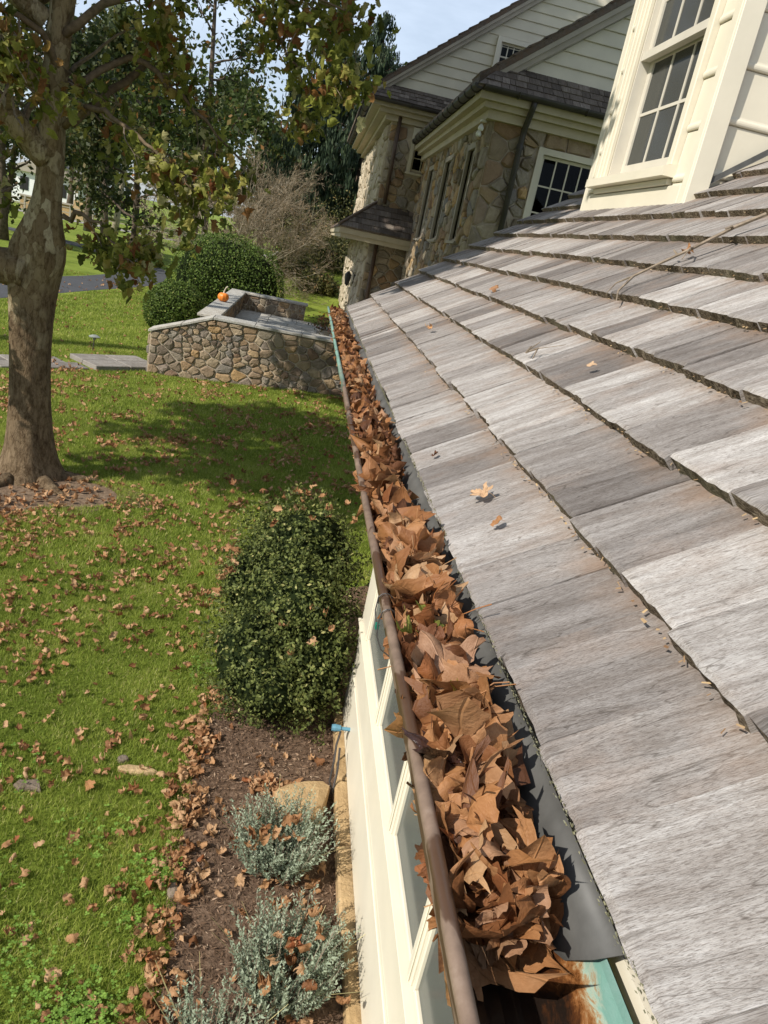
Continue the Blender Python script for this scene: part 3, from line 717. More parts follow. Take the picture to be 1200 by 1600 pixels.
for sg in (-1, 1):
    ye = ym+sg*(.86+.20); ze = DZT-.02; zr = DZT+.95
    q = [(ye, ze), (ye, ze+.07), (ym, zr+.07), (ym, zr)]
    if sg > 0: q = q[::-1]
    dr.prism(q, 'x', DX-.16, 5.2)
dr.build('dormer_roof', [M_SHD], dormer)
gq = MB().prism([(DY0+.03, DZT+.001), (DY1-.03, DZT+.001), (ym, DZT+.88)], 'x', DX+.03, DX+.09); gq.build('dormer_gable', [M_CREAM], dormer)
one('step_flashing', [M_FLASH], dormer, DX+.14, DX+1.9, DY0+.006, DY0+.0105, 3.4, 3.41)
sf = MB(); s0 = roofpt(0, 0); 
q0 = (DX+.137-EX)/CP; q1 = q0+2.2
A, B, C_, D_ = roofpt(q0, DY0-.012, .004), roofpt(q1, DY0-.012, .004), roofpt(q1, DY0-.012, .045), roofpt(q0, DY0-.012, .03)
sf.add([A, B, C_, D_], [(0, 1, 2, 3)]); sf.add([A+Vector((0, -.02, 0)), B+Vector((0, -.02, 0)), B, A], [(0, 1, 2, 3)])
sf.build('wall_flashing', [M_FLASH], dormer)

# ------------------------------------------------------------------ leaves: shapes
HALF = [(.04, -.02), (.17, -.10), (.27, -.06), (.34, -.08), (.40, .04), (.52, .10), (.45, .15), (.40, .25), (.29, .26), (.42, .34), (.50, .42), (.66, .47), (.55, .53), (.50, .61), (.38, .58), (.27, .57), (.29, .68), (.21, .73), (.23, .82), (.12, .88), (.0, 1.02)]
OUT = HALF+[(-x, y) for x, y in HALF[-2::-1]]+[(0, .02)]
OUT = np.array(OUT)
def fine_outline(o, n=2):
    P = [*o]; m = len(P); r = []
    for i in range(m):
        a, b_, c, d = P[i-1], P[i], P[(i+1) % m], P[(i+2) % m]
        for k in range(n):
            t = k/n; r.append(.5*((2*b_)+(c-a)*t*.7+(2*a-5*b_+4*c-d)*t*t*.7+(3*b_-a-3*c+d)*t**3*.7+(c-b_)*2*t*.3))
    return np.array(r)
def leaf_shape(seed, curl=None, simple_=False, stem=True):
    rg = np.random.default_rng(seed); o = OUT[::1].copy()
    o = fine_outline(o)
    if simple_: o = OUT[[0, 2, 5, 8, 11, 14, 15, 18, 20, 22, 25, 26, 29, 32, 35, 38, 41]]
    o = o*np.array([rg.uniform(.82, 1.12), 1.])+rg.normal(0, .012, o.shape); n = len(o); c = np.array([0, .38])
    rings = (1., .8, .6, .4, .2) if not simple_ else (1., .66, .33)
    uv = np.concatenate([c+(o-c)*r for r in rings]+[c[None]]); m = len(uv)
    F = []
    for r in range(len(rings)-1):
        for i in range(n): i2 = (i+1) % n; a, b_, c_, d = r*n+i, r*n+i2, (r+1)*n+i2, (r+1)*n+i; F += [(a, b_, c_), (a, c_, d)]
    for i in range(n): F.append(((len(rings)-1)*n+i, (len(rings)-1)*n+(i+1) % n, m-1))
    p = uv-np.array([0, .42]); x, y = p[:, 0], p[:, 1]
    kx = rg.choice([-1, 1], p=[.4, .6])*rg.uniform(1.4, 5.6) if curl is None else curl*rg.choice([-1, 1])
    ky = rg.normal(0, 1.5) if curl is None else rg.normal(0, .5)
    th = rg.uniform(-.7, .7); ca, sa = math.cos(th), math.sin(th); xr, yr = ca*x+sa*y, -sa*x+ca*y
    X = np.sin(kx*xr)/kx; Zc = (1-np.cos(kx*xr))/kx
    Y = np.sin(ky*yr)/ky if abs(ky) > .05 else yr; Zc = Zc+((1-np.cos(ky*yr))/ky if abs(ky) > .05 else 0)
    rr = np.hypot(x, y); ph = rg.uniform(0, 6, 4)
    Zc = Zc+.06*np.sin(6*x+ph[0])*np.sin(5*y+ph[1])+.05*np.sin(11*x+8*y+ph[2])*rr+.03*np.sin(17*x-13*y+ph[3])*rr+.45*rg.normal()*rr**3
    th_ = np.arctan2(x, y)
    ex_ = np.zeros_like(rr)
    for m_ in range(1, 6): ex_ = ex_+(rr**2)*rg.normal(0, .25 if m_ < 4 else .15)*np.cos(m_*th_+rg.uniform(0, 6.28))
    Zc = Zc+ex_*.85; sh_ = 1/np.sqrt(1+(1.9*ex_/np.maximum(rr, .05))**2); X = X*sh_; Y = Y*sh_
    for m_ in range(4):
        kv = rg.normal(0, 7., 2); Zc = Zc+rg.normal(0, .022)*np.sin(kv[0]*x+kv[1]*y+rg.uniform(0, 6.28))
    an = np.arctan2(x, y+.44); Zc = Zc-.02*np.sin(an*3.9)**2*1.2        # creases between the veins
    V = np.stack([ca*X-sa*Y, sa*X+ca*Y, Zc], 1); V -= V.mean(0)
    U = uv.copy()
    if stem:
        b0_ = V[np.argmin(np.abs(uv).sum(1))]; d_ = np.array([rg.normal(0, .12), -.34, rg.normal(0, .12)])
        k0 = len(V); q = []
        for t, r_ in ((0, .009), (.5, .008), (1., .011)):
            for k in range(3):
                a = k*2.09; q.append(b0_+d_*t+np.array([math.cos(a)*r_, 0, math.sin(a)*r_])+np.array([0, 0, .05*math.sin(t*3)]))
        V = np.concatenate([V, np.array(q)]); U = np.concatenate([U, np.tile([[0., .0]], (9, 1))])
        for s_ in range(2):
            for k in range(3):
                a, b_ = k0+s_*3+k, k0+s_*3+(k+1) % 3; F += [(a, b_, b_+3), (a, b_+3, a+3)]
    return V.astype(np.float32), np.array(F, dtype=np.int32), U.astype(np.float32)
SHAPES = [leaf_shape(100+i, stem=i % 3 == 0) for i in range(24)]
FLATS = [leaf_shape(300+i, curl=.9) for i in range(6)]
MIDS = [leaf_shape(400+i, simple_=True, stem=False) for i in range(16)]
SMALLS = [leaf_shape(500+i, simple_=True, stem=False) for i in range(12)]
_lm = {}
def leaf_mesh(i, mt, bank='S'):
    k = (i, mt.name, bank)
    if k not in _lm:
        V, F, U = {'S': SHAPES, 'F': FLATS, 'M': SMALLS}[bank][i]; _lm[k] = npmesh('leaf', V, F, mt, uv=U, smooth=True)
    return _lm[k]
def rotm(rg, tilt):
    return Matrix.Rotation(rg.uniform(0, 6.283), 4, 'Z') @ Matrix.Rotation(rg.normal(0, tilt), 4, 'X') @ Matrix.Rotation(rg.normal(0, tilt), 4, 'Y')
def mass(name, items, bank, mt, parent=None, **k):
    """items: list of (shape index, Matrix, rnd) joined into one mesh"""
    VV, FF, UU, RR = [], [], [], []; b_ = 0
    for si, m4, r in items:
        V, F, U = bank[si]; m = np.array(m4); VV.append(V@m[:3, :3].T+m[:3, 3]); FF.append(F+b_); UU.append(U); RR.append(np.full(len(V), r)); b_ += len(V)
    return inst(name, npmesh(name, np.concatenate(VV), np.concatenate(FF), mt, np.concatenate(RR), True, np.concatenate(UU)), Matrix(), parent, **k)

# ---- gutter leaves
rg = np.random.default_rng(21)
lv = []; ly = np.linspace(.62, YF+.02, 160); lx = np.linspace(.268, .402, 9)
for q in ly:
    for x in lx:
        lv.append((x, q, 2.418+.018*math.sin(q*7+x*30)+rg.normal(0, .006)-.05*max(0, (.75-q)/.15)-.012*abs(x-.335)/.06))
fq = [(i*9+k, i*9+k+1, (i+1)*9+k+1, (i+1)*9+k) for i in range(len(ly)-1) for k in range(8)]
inst('leaf_litter', mesh('leaf_litter', lv, fq, [M_LITTER]), Matrix(), label='dark rotting leaf litter packed in the bottom of the gutter', cat='litter', kind='stuff')
glv = []
def place_gutter(y, size, zc, si, bank, tilt, xlim=(.243, .404)):
    V, F, U = bank[si]
    for _ in range(30):
        m4 = rotm(rg, tilt) @ Matrix.Diagonal((size, size, size, 1)); P = V@np.array(m4)[:3, :3].T
        wx = P[:, 0].max()-P[:, 0].min()
        if wx <= xlim[1]-xlim[0]+.02: break
        size *= .97
    lo, hi = xlim[0]-P[:, 0].min(), xlim[1]-P[:, 0].max()
    cx = rg.uniform(min(lo, hi), max(lo, hi))
    zz = zc-min(0, P[:, 2].min()+.02)*.5
    return Matrix.Translation((cx, y, zz)) @ m4
y = .62
while y < YF:
    near = y < 2.4
    size = rg.choice([rg.uniform(.06, .10), rg.uniform(.10, .165)])*(1-.36*min(1, max(0, (y-.9)/2.2)))
    lay = rg.random(); zc = 2.424+.040*lay**1.2+.012*math.sin(y*5)
    if y < .8: zc -= (.8-y)*.16
    si = int(rg.integers(0, len(SHAPES))); m4 = place_gutter(y, size, zc, si, SHAPES, .85)
    glv.append((y, si, m4)); y += rg.uniform(.0005, .0068) if near else rg.uniform(.0005, .006)
glv.sort(key=lambda t: t[0])
GR = 'dry leaves heaped in the gutter'
for i, (y, si, m4) in enumerate(glv[:292]):
    inst('dry_leaf', leaf_mesh(si, M_LF), m4, label='curled brown dry leaf in the leaf heap filling the gutter', cat='leaf', group=GR)
mass('dry_leaves', [(si % len(MIDS), m4, rg.random()) for y, si, m4 in glv[292:]], MIDS, M_LFA, label='mass of small brown dry leaves filling the far length of the gutter', cat='leaves', kind='stuff')
print('gutter leaves', len(glv))
def special(y, x, z, size, mt, i, bank, rz, rx, ry, label):
    m4 = Matrix.Translation((x, y, z)) @ Matrix.Rotation(rz, 4, 'Z') @ Matrix.Rotation(rx, 4, 'X') @ Matrix.Rotation(ry, 4, 'Y') @ Matrix.Diagonal((size, size, size, 1))
    inst('dry_leaf', leaf_mesh(i, mt, bank), m4, label=label, cat='leaf')
special(1.06, .318, 2.495, .130, M_LF, 0, 'F', .5, .25, -.1, 'large flat brown leaf spread over the top of the gutter heap')
special(.90, .338, 2.485, .10, M_LF, 1, 'F', 2.9, .2, .15, 'pointed brown leaf lying open below the largest flat leaf in the gutter')
special(.86, .285, 2.475, .10, M_LFW, 2, 'F', 2.4, .5, .1, 'dark wet shiny leaf at the gutter rim')
special(1.22, .315, 2.50, .07, M_LFG, 3, 'F', 1.0, .5, .4, 'small olive green leaf caught in the brown gutter heap')
special(1.16, .262, 2.50, .045, M_LFG, 6, 'S', 1.9, .2, .8, 'tiny rolled green leaf on the gutter rim')
special(.985, .335, 2.50, .055, M_LFY, 2, 'F', .2, .4, .3, 'small bright yellow leaf in the gutter heap')
special(1.62, .36, 2.51, .06, M_LFY, 4, 'F', .9, .5, .3, 'pale yellow leaf against the flashing in the gutter heap')
special(1.47, .32, 2.51, .10, M_LFO, 5, 'F', 2.0, .3, .2, 'pale tan lobed leaf on top of the gutter heap')

# ---- loose leaves, twig and crumbs on the shingles
def on_roof(X, Y, h): 
    s = (X-EX)/CP; return roofpt(s, Y, h)
RM = Matrix(((0, CP, -SP, 0), (-1, 0, 0, 0), (0, SP, CP, 0), (0, 0, 0, 1)))
def roof_leaf(X, Y, size, mt, i, rz, label, h=.012, bank='F', tilt=.15):
    p = on_roof(X, Y, h); inst('dry_leaf', leaf_mesh(i, mt, bank), Matrix.Translation(p) @ RM @ Matrix.Rotation(rz, 4, 'Z') @ Matrix.Rotation(tilt, 4, 'X') @ Matrix.Diagonal((size, size, size, 1)), label=label, cat='leaf')
roof_leaf(.505, 1.75, .062, M_LFO, 3, 2.2, 'single orange tan leaf lying on the first shingle course', .006)
roof_leaf(.50, 1.56, .030, M_LF, 4, .8, 'thin curled brown leaf scrap on the first shingle course', .004, 'S')
roof_leaf(1.05, 4.42, .06, M_LF, 9, .4, 'brown leaf scrap on the shingles below the dormer', .016, 'S')
roof_leaf(.70, 4.17, .05, M_LFO, 7, 1.4, 'tan leaf scrap on the second shingle course', .016, 'S')
roof_leaf(.46, 2.18, .025, M_LF, 5, 1.0, 'tiny reddish leaf scrap near the eave edge', .006, 'S')
roof_leaf(.90, 2.30, .035, M_LFO, 2, 2.0, 'pale leaf scrap on the third shingle course', .01, 'S')
roof_leaf(1.46, 3.07, .05, M_LF, 11, .6, 'small brown leaf caught on the fallen twig', .03, 'S')
tw = MB()
tp = [(1.70, 3.02, .03), (1.60, 3.04, .034), (1.47, 3.045, .03), (1.36, 3.06, .03), (1.28, 3.08, .026), (1.20, 3.0, .018), (1.16, 2.9, .012)]
tw.tube([on_roof(*p) for p in tp], [.009, .008, .007, .006, .0055, .004, .002], 6)
tw.tube([on_roof(1.28, 3.08, .026), on_roof(1.235, 3.13, .02), on_roof(1.19, 3.10, .008)], [.004, .003, .002], 5)
tw.tube([on_roof(1.47, 3.045, .03), on_roof(1.44, 2.98, .05), on_roof(1.40, 2.96, .03)], [.005, .003, .002], 5)
tw.tube([on_roof(1.60, 3.04, .034), on_roof(1.585, 3.0, .05), on_roof(1.56, 2.99, .055)], [.006, .005, .003], 5)
tw.tube([on_roof(1.42, 3.05, .03), on_roof(1.43, 3.10, .045)], [.006, .003], 5)
tw.build('fallen_twig', [M_TWIG], label='bare forked twig lying across the upper shingle courses', cat='twig')
tw = MB(); tw.tube([on_roof(.86, 2.80, .02), on_roof(.83, 2.72, .03), on_roof(.87, 2.68, .05)], [.002, .003, .0012], 5); tw.tube([on_roof(.83, 2.75, .02), on_roof(.86, 2.71, .025), on_roof(.83, 2.67, .01)], [.003, .004, .002], 5)
tw.tube([on_roof(.86, 2.73, .02), on_roof(.92, 2.62, .016)], [.0018, .001], 4)
tw.build('fallen_twig', [M_TWIG], label='small broken twig scrap caught at a shingle butt', cat='twig')
# needles and crumbs gathered against the butts
rgc = np.random.default_rng(77); V = []; R = []
for k in range(1, 10):
    for i in range(210 if k < 6 else 80):
        s = k*EXPO-abs(rgc.normal(0, .012))-.002; y_ = rgc.uniform(.3, YF); a = rgc.uniform(0, 6.28); l_ = rgc.uniform(.002, .009); p = roofpt(s, y_, -.020+rgc.uniform(0, .006))
        d = (EAST*math.cos(a)+UPS*math.sin(a)*.6)*l_; n_ = (EAST*-math.sin(a)+UPS*math.cos(a))*rgc.uniform(.0008, .003)
        V += [p-d-n_, p+d-n_*.5, p+d+n_, p-d+n_]; R += [rgc.random()*.86]*4
for i in range(5200):     # lichen and moss along the eave edge
    y_ = rgc.uniform(.2, YF); p = roofpt(.003-abs(rgc.normal(0, .0035)), y_, -min(.005, abs(rgc.normal(0, .003)))); a = rgc.uniform(0, 6.28); l_ = rgc.uniform(.0007, .0022)
    d = (EAST*math.cos(a)+NRM*math.sin(a))*l_; n_ = (NRM*math.cos(a)-EAST*math.sin(a)-UPS*.6)*l_*.7
    V += [p-d-n_, p+d-n_, p+d+n_, p-d+n_]; R += [.9+.1*rgc.random()]*4
inst('roof_debris', npmesh('roof_debris', np.array(V), np.arange(len(V)).reshape(-1, 4), foliage('dry_crumbs', [(0, (.18, .1, .05)), (.86, (.5, .36, .2)), (.9, (.20, .19, .10)), (1, (.42, .40, .26))], .1), np.array(R)), Matrix(), label='dry needles and crumbs caught along the shingle butts', cat='debris', kind='stuff')

# ------------------------------------------------------------------ stone houses
def pent(parent, xa, xb, ca, cb, y0, z0, y1, z1, rows, wd, mt, seed):
    """skirt roof along x: eave (y0,z0) x from xa..xb, top (y1,z1) x from ca..cb, single shingles in rows"""
    rg = np.random.default_rng(seed)
    d = MB(); d.add([(xa, y0, z0), (xb, y0, z0), (cb, y1, z1), (ca, y1, z1), (xa, y0, z0-.03), (xb, y0, z0-.03), (cb, y1, z1-.03), (ca, y1, z1-.03)],
                    [(0, 1, 2, 3), (7, 6, 5, 4), (0, 4, 5, 1), (1, 5, 6, 2), (2, 6, 7, 3), (3, 7, 4, 0)])
    dk = d.build('pent_roof', [mt], parent)
    sl = math.hypot(y1-y0, z1-z0); uy, uz = (y1-y0)/sl, (z1-z0)/sl; ny_, nz_ = -uz, uy; ex = sl/rows
    for r in range(rows):
        t = r/rows; xl = xa+(ca-xa)*t; xr = xb+(cb-xb)*t; x = xl
        while x < xr-.03:
            w_ = min(float(np.clip(rg.normal(wd, wd*.25), wd*.5, wd*1.5)), xr-x); xc = x+w_/2; hw = w_/2-.004; x += w_
            lo = -.012-abs(rg.normal(0, .003)); hi = ex*1.04; th = .02+rg.normal(0, .003); sk = 0
            if xc-hw < xl+.02 and ca > xa: sk = (ca-xa)/rows
            pts = []
            for (xx, s_, h) in ((-hw, lo, .0), (hw, lo, .0), (hw, hi, .0), (-hw+sk, hi, .0), (-hw, lo, th), (hw, lo, th), (hw, hi, .004), (-hw+sk, hi, .004)):
                pts.append((xx, s_, h))
            m4 = Matrix(((1, 0, 0, xc), (0, uy, ny_, y0+(y1-y0)*t), (0, uz, nz_, z0+(z1-z0)*t+.002), (0, 0, 0, 1)))
            inst('shingle', mesh('shingle', pts, [(3, 2, 1, 0), (4, 5, 6, 7), (0, 1, 5, 4), (1, 2, 6, 5), (2, 3, 7, 6), (3, 0, 4, 7)], mt), m4, dk)
    return dk
def gable_boards(parent, mt, y, xl, xr, z0, zr, step=.2):
    """xl(z), xr(z) give the slanted ends"""
    z = z0
    while z < zr-.05:
        lo, hi = z, min(z+step-.003, zr); V = []
        for zz, yy in ((lo, y-.030), (lo+.012, y-.032), (hi, y-.008), (hi, y), (lo, y)): V.append((xl(zz), yy, zz))
        for zz, yy in ((lo, y-.030), (lo+.012, y-.032), (hi, y-.008), (hi, y), (lo, y)): V.append((xr(zz), yy, zz))
        F = [(0, 1, 2, 3, 4), (9, 8, 7, 6, 5)]+[(i, i+5, (i+1) % 5+5, (i+1) % 5) for i in range(5)]
        if xr(hi)-xl(hi) > .1: inst('siding_board', mesh('siding_board', V, F, mt), Matrix(), parent)
        z += step
def half_gutter(parent, a, b_, r, mt, ribs=0, name='gutter'):
    a, b_ = Vector(a), Vector(b_); t = (b_-a).normalized(); u = t.cross(Vector((0, 0, 1))).normalized(); g_ = MB(); n = 8
    V = []
    for p in (a, b_):
        for k in range(n+1):
            an = math.pi*k/n; V.append(p+u*(r*math.cos(an))-Vector((0, 0, 1))*(r*math.sin(an)))
    F = [(k, k+1, n+1+k+1, n+1+k) for k in range(n)]+[tuple(range(n+1)), tuple(range(2*n+1, n, -1))]
    g_.add(V, F); o = g_.build(name, [mt], parent, smooth=False)
    s_ = o.modifiers.new('thick', 'SOLIDIFY'); s_.thickness = .006
    for i in range(ribs):
        p = a+(b_-a)*((i+.5)/ribs); m = MB().tube([p+u*((r+.006)*math.cos(an))-Vector((0, 0, 1))*((r+.006)*math.sin(an)) for an in np.linspace(0, math.pi, 8)], .013, 5)
        m.build('gutter_bracket', [mt], o)
    return o
def casement(parent, axis, f, a0, a1, z0, z1, cols, rows, cas=.09, rev=.10, frm=M_CREAM2, glass=M_GLASSD, dark=M_INT, mu=.022):
    """window in a wall facing -y (axis 'x': plane y=f) or -x (axis 'y': plane x=f)"""
    def bx(m, p0, p1, d0, d1, zz0, zz1):
        if axis == 'x': m.box(p0, p1, f+d0, f+d1, zz0, zz1)
        else: m.box(f+d0, f+d1, p0, p1, zz0, zz1)
        return m
    m = MB(); bx(m, a0-cas, a0, -.05, rev, z0-cas*.4, z1+cas); bx(m, a1, a1+cas, -.05, rev, z0-cas*.4, z1+cas); bx(m, a0+.001, a1-.001, -.048, rev, z1, z1+cas-.002); bx(m, a0-cas-.02, a1+cas+.02, -.085, rev, z0-cas*.9, z0-cas*.42)
    wn = m.build('window', [frm], parent)
    s_ = .045; m = MB(); bx(m, a0+.001, a0+s_, .03, .07, z0, z1); bx(m, a1-s_, a1-.001, .03, .07, z0, z1); bx(m, a0+s_, a1-s_, .031, .069, z0, z0+s_); bx(m, a0+s_, a1-s_, .031, .069, z1-s_, z1-.001)
    m.build('sash', [frm], wn)
    A0, A1, B0, B1 = a0+s_, a1-s_, z0+s_, z1-s_
    for i in range(1, cols): q = A0+(A1-A0)*i/cols; bx(MB(), q-mu/2, q+mu/2, .04, .06, B0, B1).build('muntin', [frm], wn)
    for j in range(1, rows): q = B0+(B1-B0)*j/rows; bx(MB(), A0, A1, .042, .058, q-mu/2, q+mu/2).build('muntin', [frm], wn)
    for i in range(cols):
        for j in range(rows): bx(MB(), A0+(A1-A0)*i/cols, A0+(A1-A0)*(i+1)/cols-.0006, .049, .052, B0+(B1-B0)*j/rows, B0+(B1-B0)*(j+1)/rows-.0006).build('pane', [glass], wn)
    bx(MB(), a0, a1, .45, .47, z0, z1).build('dark_room', [dark], wn)
    return wn
def wall_with_holes(parent, axis, f, a0, a1, z0, z1, holes, thick, mt, name='wall'):
    """solid wall slab split into strips round rectangular openings; one part"""
    m = MB(); hs = sorted(holes); cur = a0
    def bx(p0, p1, q0, q1):
        if p1-p0 < .005 or q1-q0 < .005: return
        if axis == 'x': m.box(p0, p1, f, f+thick, q0, q1)
        else: m.box(f, f+thick, p0, p1, q0, q1)
    for (h0, h1, g0, g1) in hs:
        bx(cur, h0, z0, z1); bx(h0, h1, z0, g0); bx(h0, h1, g1, z1); cur = h1
    bx(cur, a1, z0, z1)
    return m.build(name, [mt], parent)

# ---- near stone wing (gable toward us)
WX, WY, WE = 2.36, 12.5, 5.46         # wall corner, front plane, eave height
wing = empty('stone_wing', (5, 16, 0), 'fieldstone wing with cream siding gable above a mossy skirt roof and dark gutters', 'building')
hole = (3.20, 4.10, 3.62, 4.86)
wf = wall_with_holes(wing, 'x', WY, WX, 8.2, .0, 5.6, [hole], .3, M_MORTD)
rubble(wf, (WX, WY, 2.6), (1, 0, 0), (0, 0, 1), (0, -1, 0), 2.4, 2.62, 130, M_STONEH, 41, .009, .05, keep=110, holes=[(hole[0]-.1-WX, hole[1]+.1-WX, hole[2]-2.6-.1, hole[3]-2.6+.09)], asp=1.1)
casement(wing, 'x', WY, *hole, 4, 3)
hl = [(13.35, 13.95, 3.45, 4.86), (15.55, 16.3, 3.45, 4.86), (17.85, 18.6, 3.45, 4.86)]
wl = wall_with_holes(wing, 'y', WX, WY+.301, 20.2, .0, 5.5, hl, .3, M_MORTD)
rubble(wl, (WX, WY, 2.2), (0, 1, 0), (0, 0, 1), (-1, 0, 0), 7.6, 3.0, 330, M_STONEH, 42, .011, .06, keep=185, holes=[(a-.09-WY, b_+.09-WY, c-2.2-.09, d-2.2+.09) for a, b_, c, d in hl], asp=1.3)
for h_ in hl: casement(wing, 'y', WX, *h_, 2, 4, frm=M_TRIM)
# boxed eaves, front and left
for (x0, y0, z0, z1) in ((.14, .14, 5.14, 5.26), (.24, .24, 5.262, 5.34), (.34, .34, 5.342, 5.44)):
    m = MB(); m.box(WX-x0, 8.2, WY-y0, WY-.001, z0, z1); m.box(WX-x0, WX-.001, WY, 19.9, z0, z1); m.build('eave_moulding', [M_SOFFIT], wing)
half_gutter(wing, (WX-.40, WY-.42, WE+.04), (WX-.40, 19.55, WE+.04), .07, M_DARKM, 14)
half_gutter(wing, (8.2, WY-.42, WE+.04), (WX-.33, WY-.42, WE+.04), .07, M_DARKM, 6)
pent(wing, WX-.42, 8.2, WX-.05, 8.2, WY-.44, WE+.03, WY-.005, WE+.42, 4, .15, M_SHD, 51)
rk = lambda z: (z-5.48)/.775+1.98
gable_boards(wing, M_CREAM2, WY+.02, lambda z: rk(z)+.16, lambda z: 10.4-rk(z)-.16, 5.86, 7.7, .195)
gb = MB().prism([(rk(5.6), 5.6), (10.4-rk(5.6), 5.6), (5.2, 7.93)], 'y', WY+.021, WY+.1); gb.build('gable_wall', [M_CREAM2], wing)
# roof slabs with rake boards
def gable_roof(parent, xe, ze, xr_, slope, ya, yb, th=.10, rake=.17, mt=M_SHD, trim=M_TRIM):
    zr = ze+slope*(xr_-xe); m = MB()
    m.prism([(xe, ze), (xr_, zr), (xr_, zr+th), (xe, ze+th)], 'y', ya, yb); m.prism([(2*xr_-xe, ze), (2*xr_-xe, ze+th), (xr_+.001, zr+th), (xr_+.001, zr)], 'y', ya, yb)
    ro = m.build('roof', [mt], parent)
    for sg in (0, 1):
        q = [(xe, ze-rake*.95), (xr_, zr-rake*1.25), (xr_, zr-.003), (xe, ze-.003)]; q2 = [(xe, ze-rake*.45), (xr_, zr-rake*.55), (xr_, zr-.003), (xe, ze-.003)]
        if sg: q = [(2*xr_-x, z) for x, z in q][::-1]; q2 = [(2*xr_-x, z) for x, z in q2][::-1]
        MB().prism(q, 'y', ya+.05, ya+.09).build('rake_board', [trim], parent); MB().prism(q2, 'y', ya+.012, ya+.049).build('rake_board', [trim], parent)  # brown-grey of the rake boards holds the gable's shade in the colour
    # butts of the shingle courses stepping up the rake
    n = int((xr_-xe)/.2)
    for i in range(n):
        x = xe+(xr_-xe)*i/n; x2 = x+(xr_-xe)/n+.03; z = ze+slope*(x-xe)+th; z2 = ze+slope*(x2-xe)+th
        MB().prism([(x, z-.002), (x2, z2-.002), (x2, z2+.006), (x-.012, z+.03)], 'y', ya-.012, ya+.6).build('shingle', [mt], ro)
    return ro
gable_roof(wing, 1.98, 5.56, 5.2, .775, WY-.16, 20.5)
dpw = MB().tube([(2.80, WY-.40, 5.44), (2.80, WY-.36, 5.36), (2.805, WY-.13, 5.12), (2.805, WY-.10, 5.02), (2.805, WY-.10, 2.2)], .045, 10); dpw.build('downpipe', [M_DARKM], wing, smooth=True)
MB().tube([(2.805, WY-.10, 4.90), (2.805, WY-.10, 4.84)], .056, 10).build('pipe_collar', [M_DARKM], wing)
fl_ = empty('floodlight', (2.22, 12.62, 5.12), 'twin white floodlight under the eave of the stone wing', 'light')
M_WHITE = simple('white_plastic', (.8, .8, .78), .35, .4, .03)
MB().lathe([(0, .02), (.05, .02), (.05, 0), (0, 0)], (2.22, 12.62, 5.12), 14).build('mount', [M_WHITE], fl_)
for dy, dz in ((-.05, -.07), (.03, -.14)):
    MB().lathe([(.0, -.05), (.035, -.045), (.045, -.01), (.03, .02), (.012, .05), (0, .05)], (2.19, 12.6+dy, 5.1+dz), 14).build('lamp_head', [M_WHITE], fl_, smooth=True)

# ---- far gabled block
TX, TY, TE = 1.38, 20.0, 6.2
tower = empty('gabled_house', (5, 25, 0), 'taller gabled stone house with sunlit side wall and small attic window', 'building')
hole = (2.02, 2.7, 4.9, 5.75)
tf = wall_with_holes(tower, 'x', TY, TX, 9.6, .3, 6.3, [hole], .35, M_MORTD)
rubble(tf, (TX, TY, .6), (1, 0, 0), (0, 0, 1), (0, -1, 0), 2.6, 5.2, 230, M_STONEH, 61, .012, .05, keep=190, holes=[(hole[0]-.1-TX, hole[1]+.1-TX, hole[2]-.7, hole[3]-.5)], asp=1.15)
casement(tower, 'x', TY, *hole, 3, 3)
tl = one('side_wall', [M_STONEP], tower, TX, TX+.35, TY+.351, 30, .3, 6.2)
rubble(tl, (TX, TY, .6), (0, 1, 0), (0, 0, 1), (-1, 0, 0), 10, 5.2, 300, M_STONEP, 62, .02, .06, keep=100, asp=1.9)
for (x0, z0, z1) in ((.16, 5.86, 5.98), (.34, 5.982, 6.08), (.52, 6.082, 6.17)):
    m = MB(); m.box(TX-x0, 9.6, TY-x0*.7, TY-.001, z0, z1); m.box(TX-x0, TX-.001, TY, 30, z0, z1); m.build('eave_moulding', [M_SOFFIT], tower)
half_gutter(tower, (TX-.60, TY-.42, TE+.05), (TX-.60, 30, TE+.05), .07, M_DARKM, 12)
half_gutter(tower, (9.6, TY-.45, TE+.02), (TX-.55, TY-.45, TE+.02), .07, M_DARKM, 5)
pent(tower, TX-.64, 9.6, TX-.12, 9.6, TY-.46, TE+.04, TY-.005, TE+.40, 4, .19, M_SHD, 63)
rk2 = lambda z: (z-6.58)/.807+1.14
gable_boards(tower, M_CREAM2, TY+.02, lambda z: rk2(z)+.16, lambda z: 12-rk2(z)-.16, 6.6, 10.2, .215)
MB().prism([(rk2(6.3), 6.3), (12-rk2(6.3), 6.3), (6, 10.45)], 'y', TY+.021, TY+.1).build('gable_wall', [M_CREAM2], tower)
gable_roof(tower, .66, 6.27, 6., .807, TY-.18, 30.4)
casement(tower, 'x', TY-.06, 3.52, 4.18, 7.42, 7.98, 4, 2, cas=.1, rev=.05, frm=M_CREAM)
for (z0_, z1_) in ((4.05, 6.1), (.8, 3.12)):
    MB().tube([(1.56, TY-.09, z0_), (1.56, TY-.09, z1_)], .05, 10).build('downpipe', [simple('brown_downpipe', (.10, .065, .045), .5)], tower, smooth=True)
pent(tower, .57, 9.6, TX, 9.6, TY-.72, 3.36, TY-.005, 4.02, 5, .22, M_SHD, 64)
m = MB(); m.add([(.57, TY-.72, 3.36), (TX, TY, 4.03), (TX, 30, 4.03), (.57, 30, 3.36), (.57, TY-.72, 3.32), (TX, TY, 3.99), (TX, 30, 3.99), (.57, 30, 3.32)], [(3, 2, 1, 0), (4, 5, 6, 7), (0, 1, 5, 4), (1, 2, 6, 5), (2, 3, 7, 6), (3, 0, 4, 7)])
m.build('side_pent_roof', [M_SHD], tower)
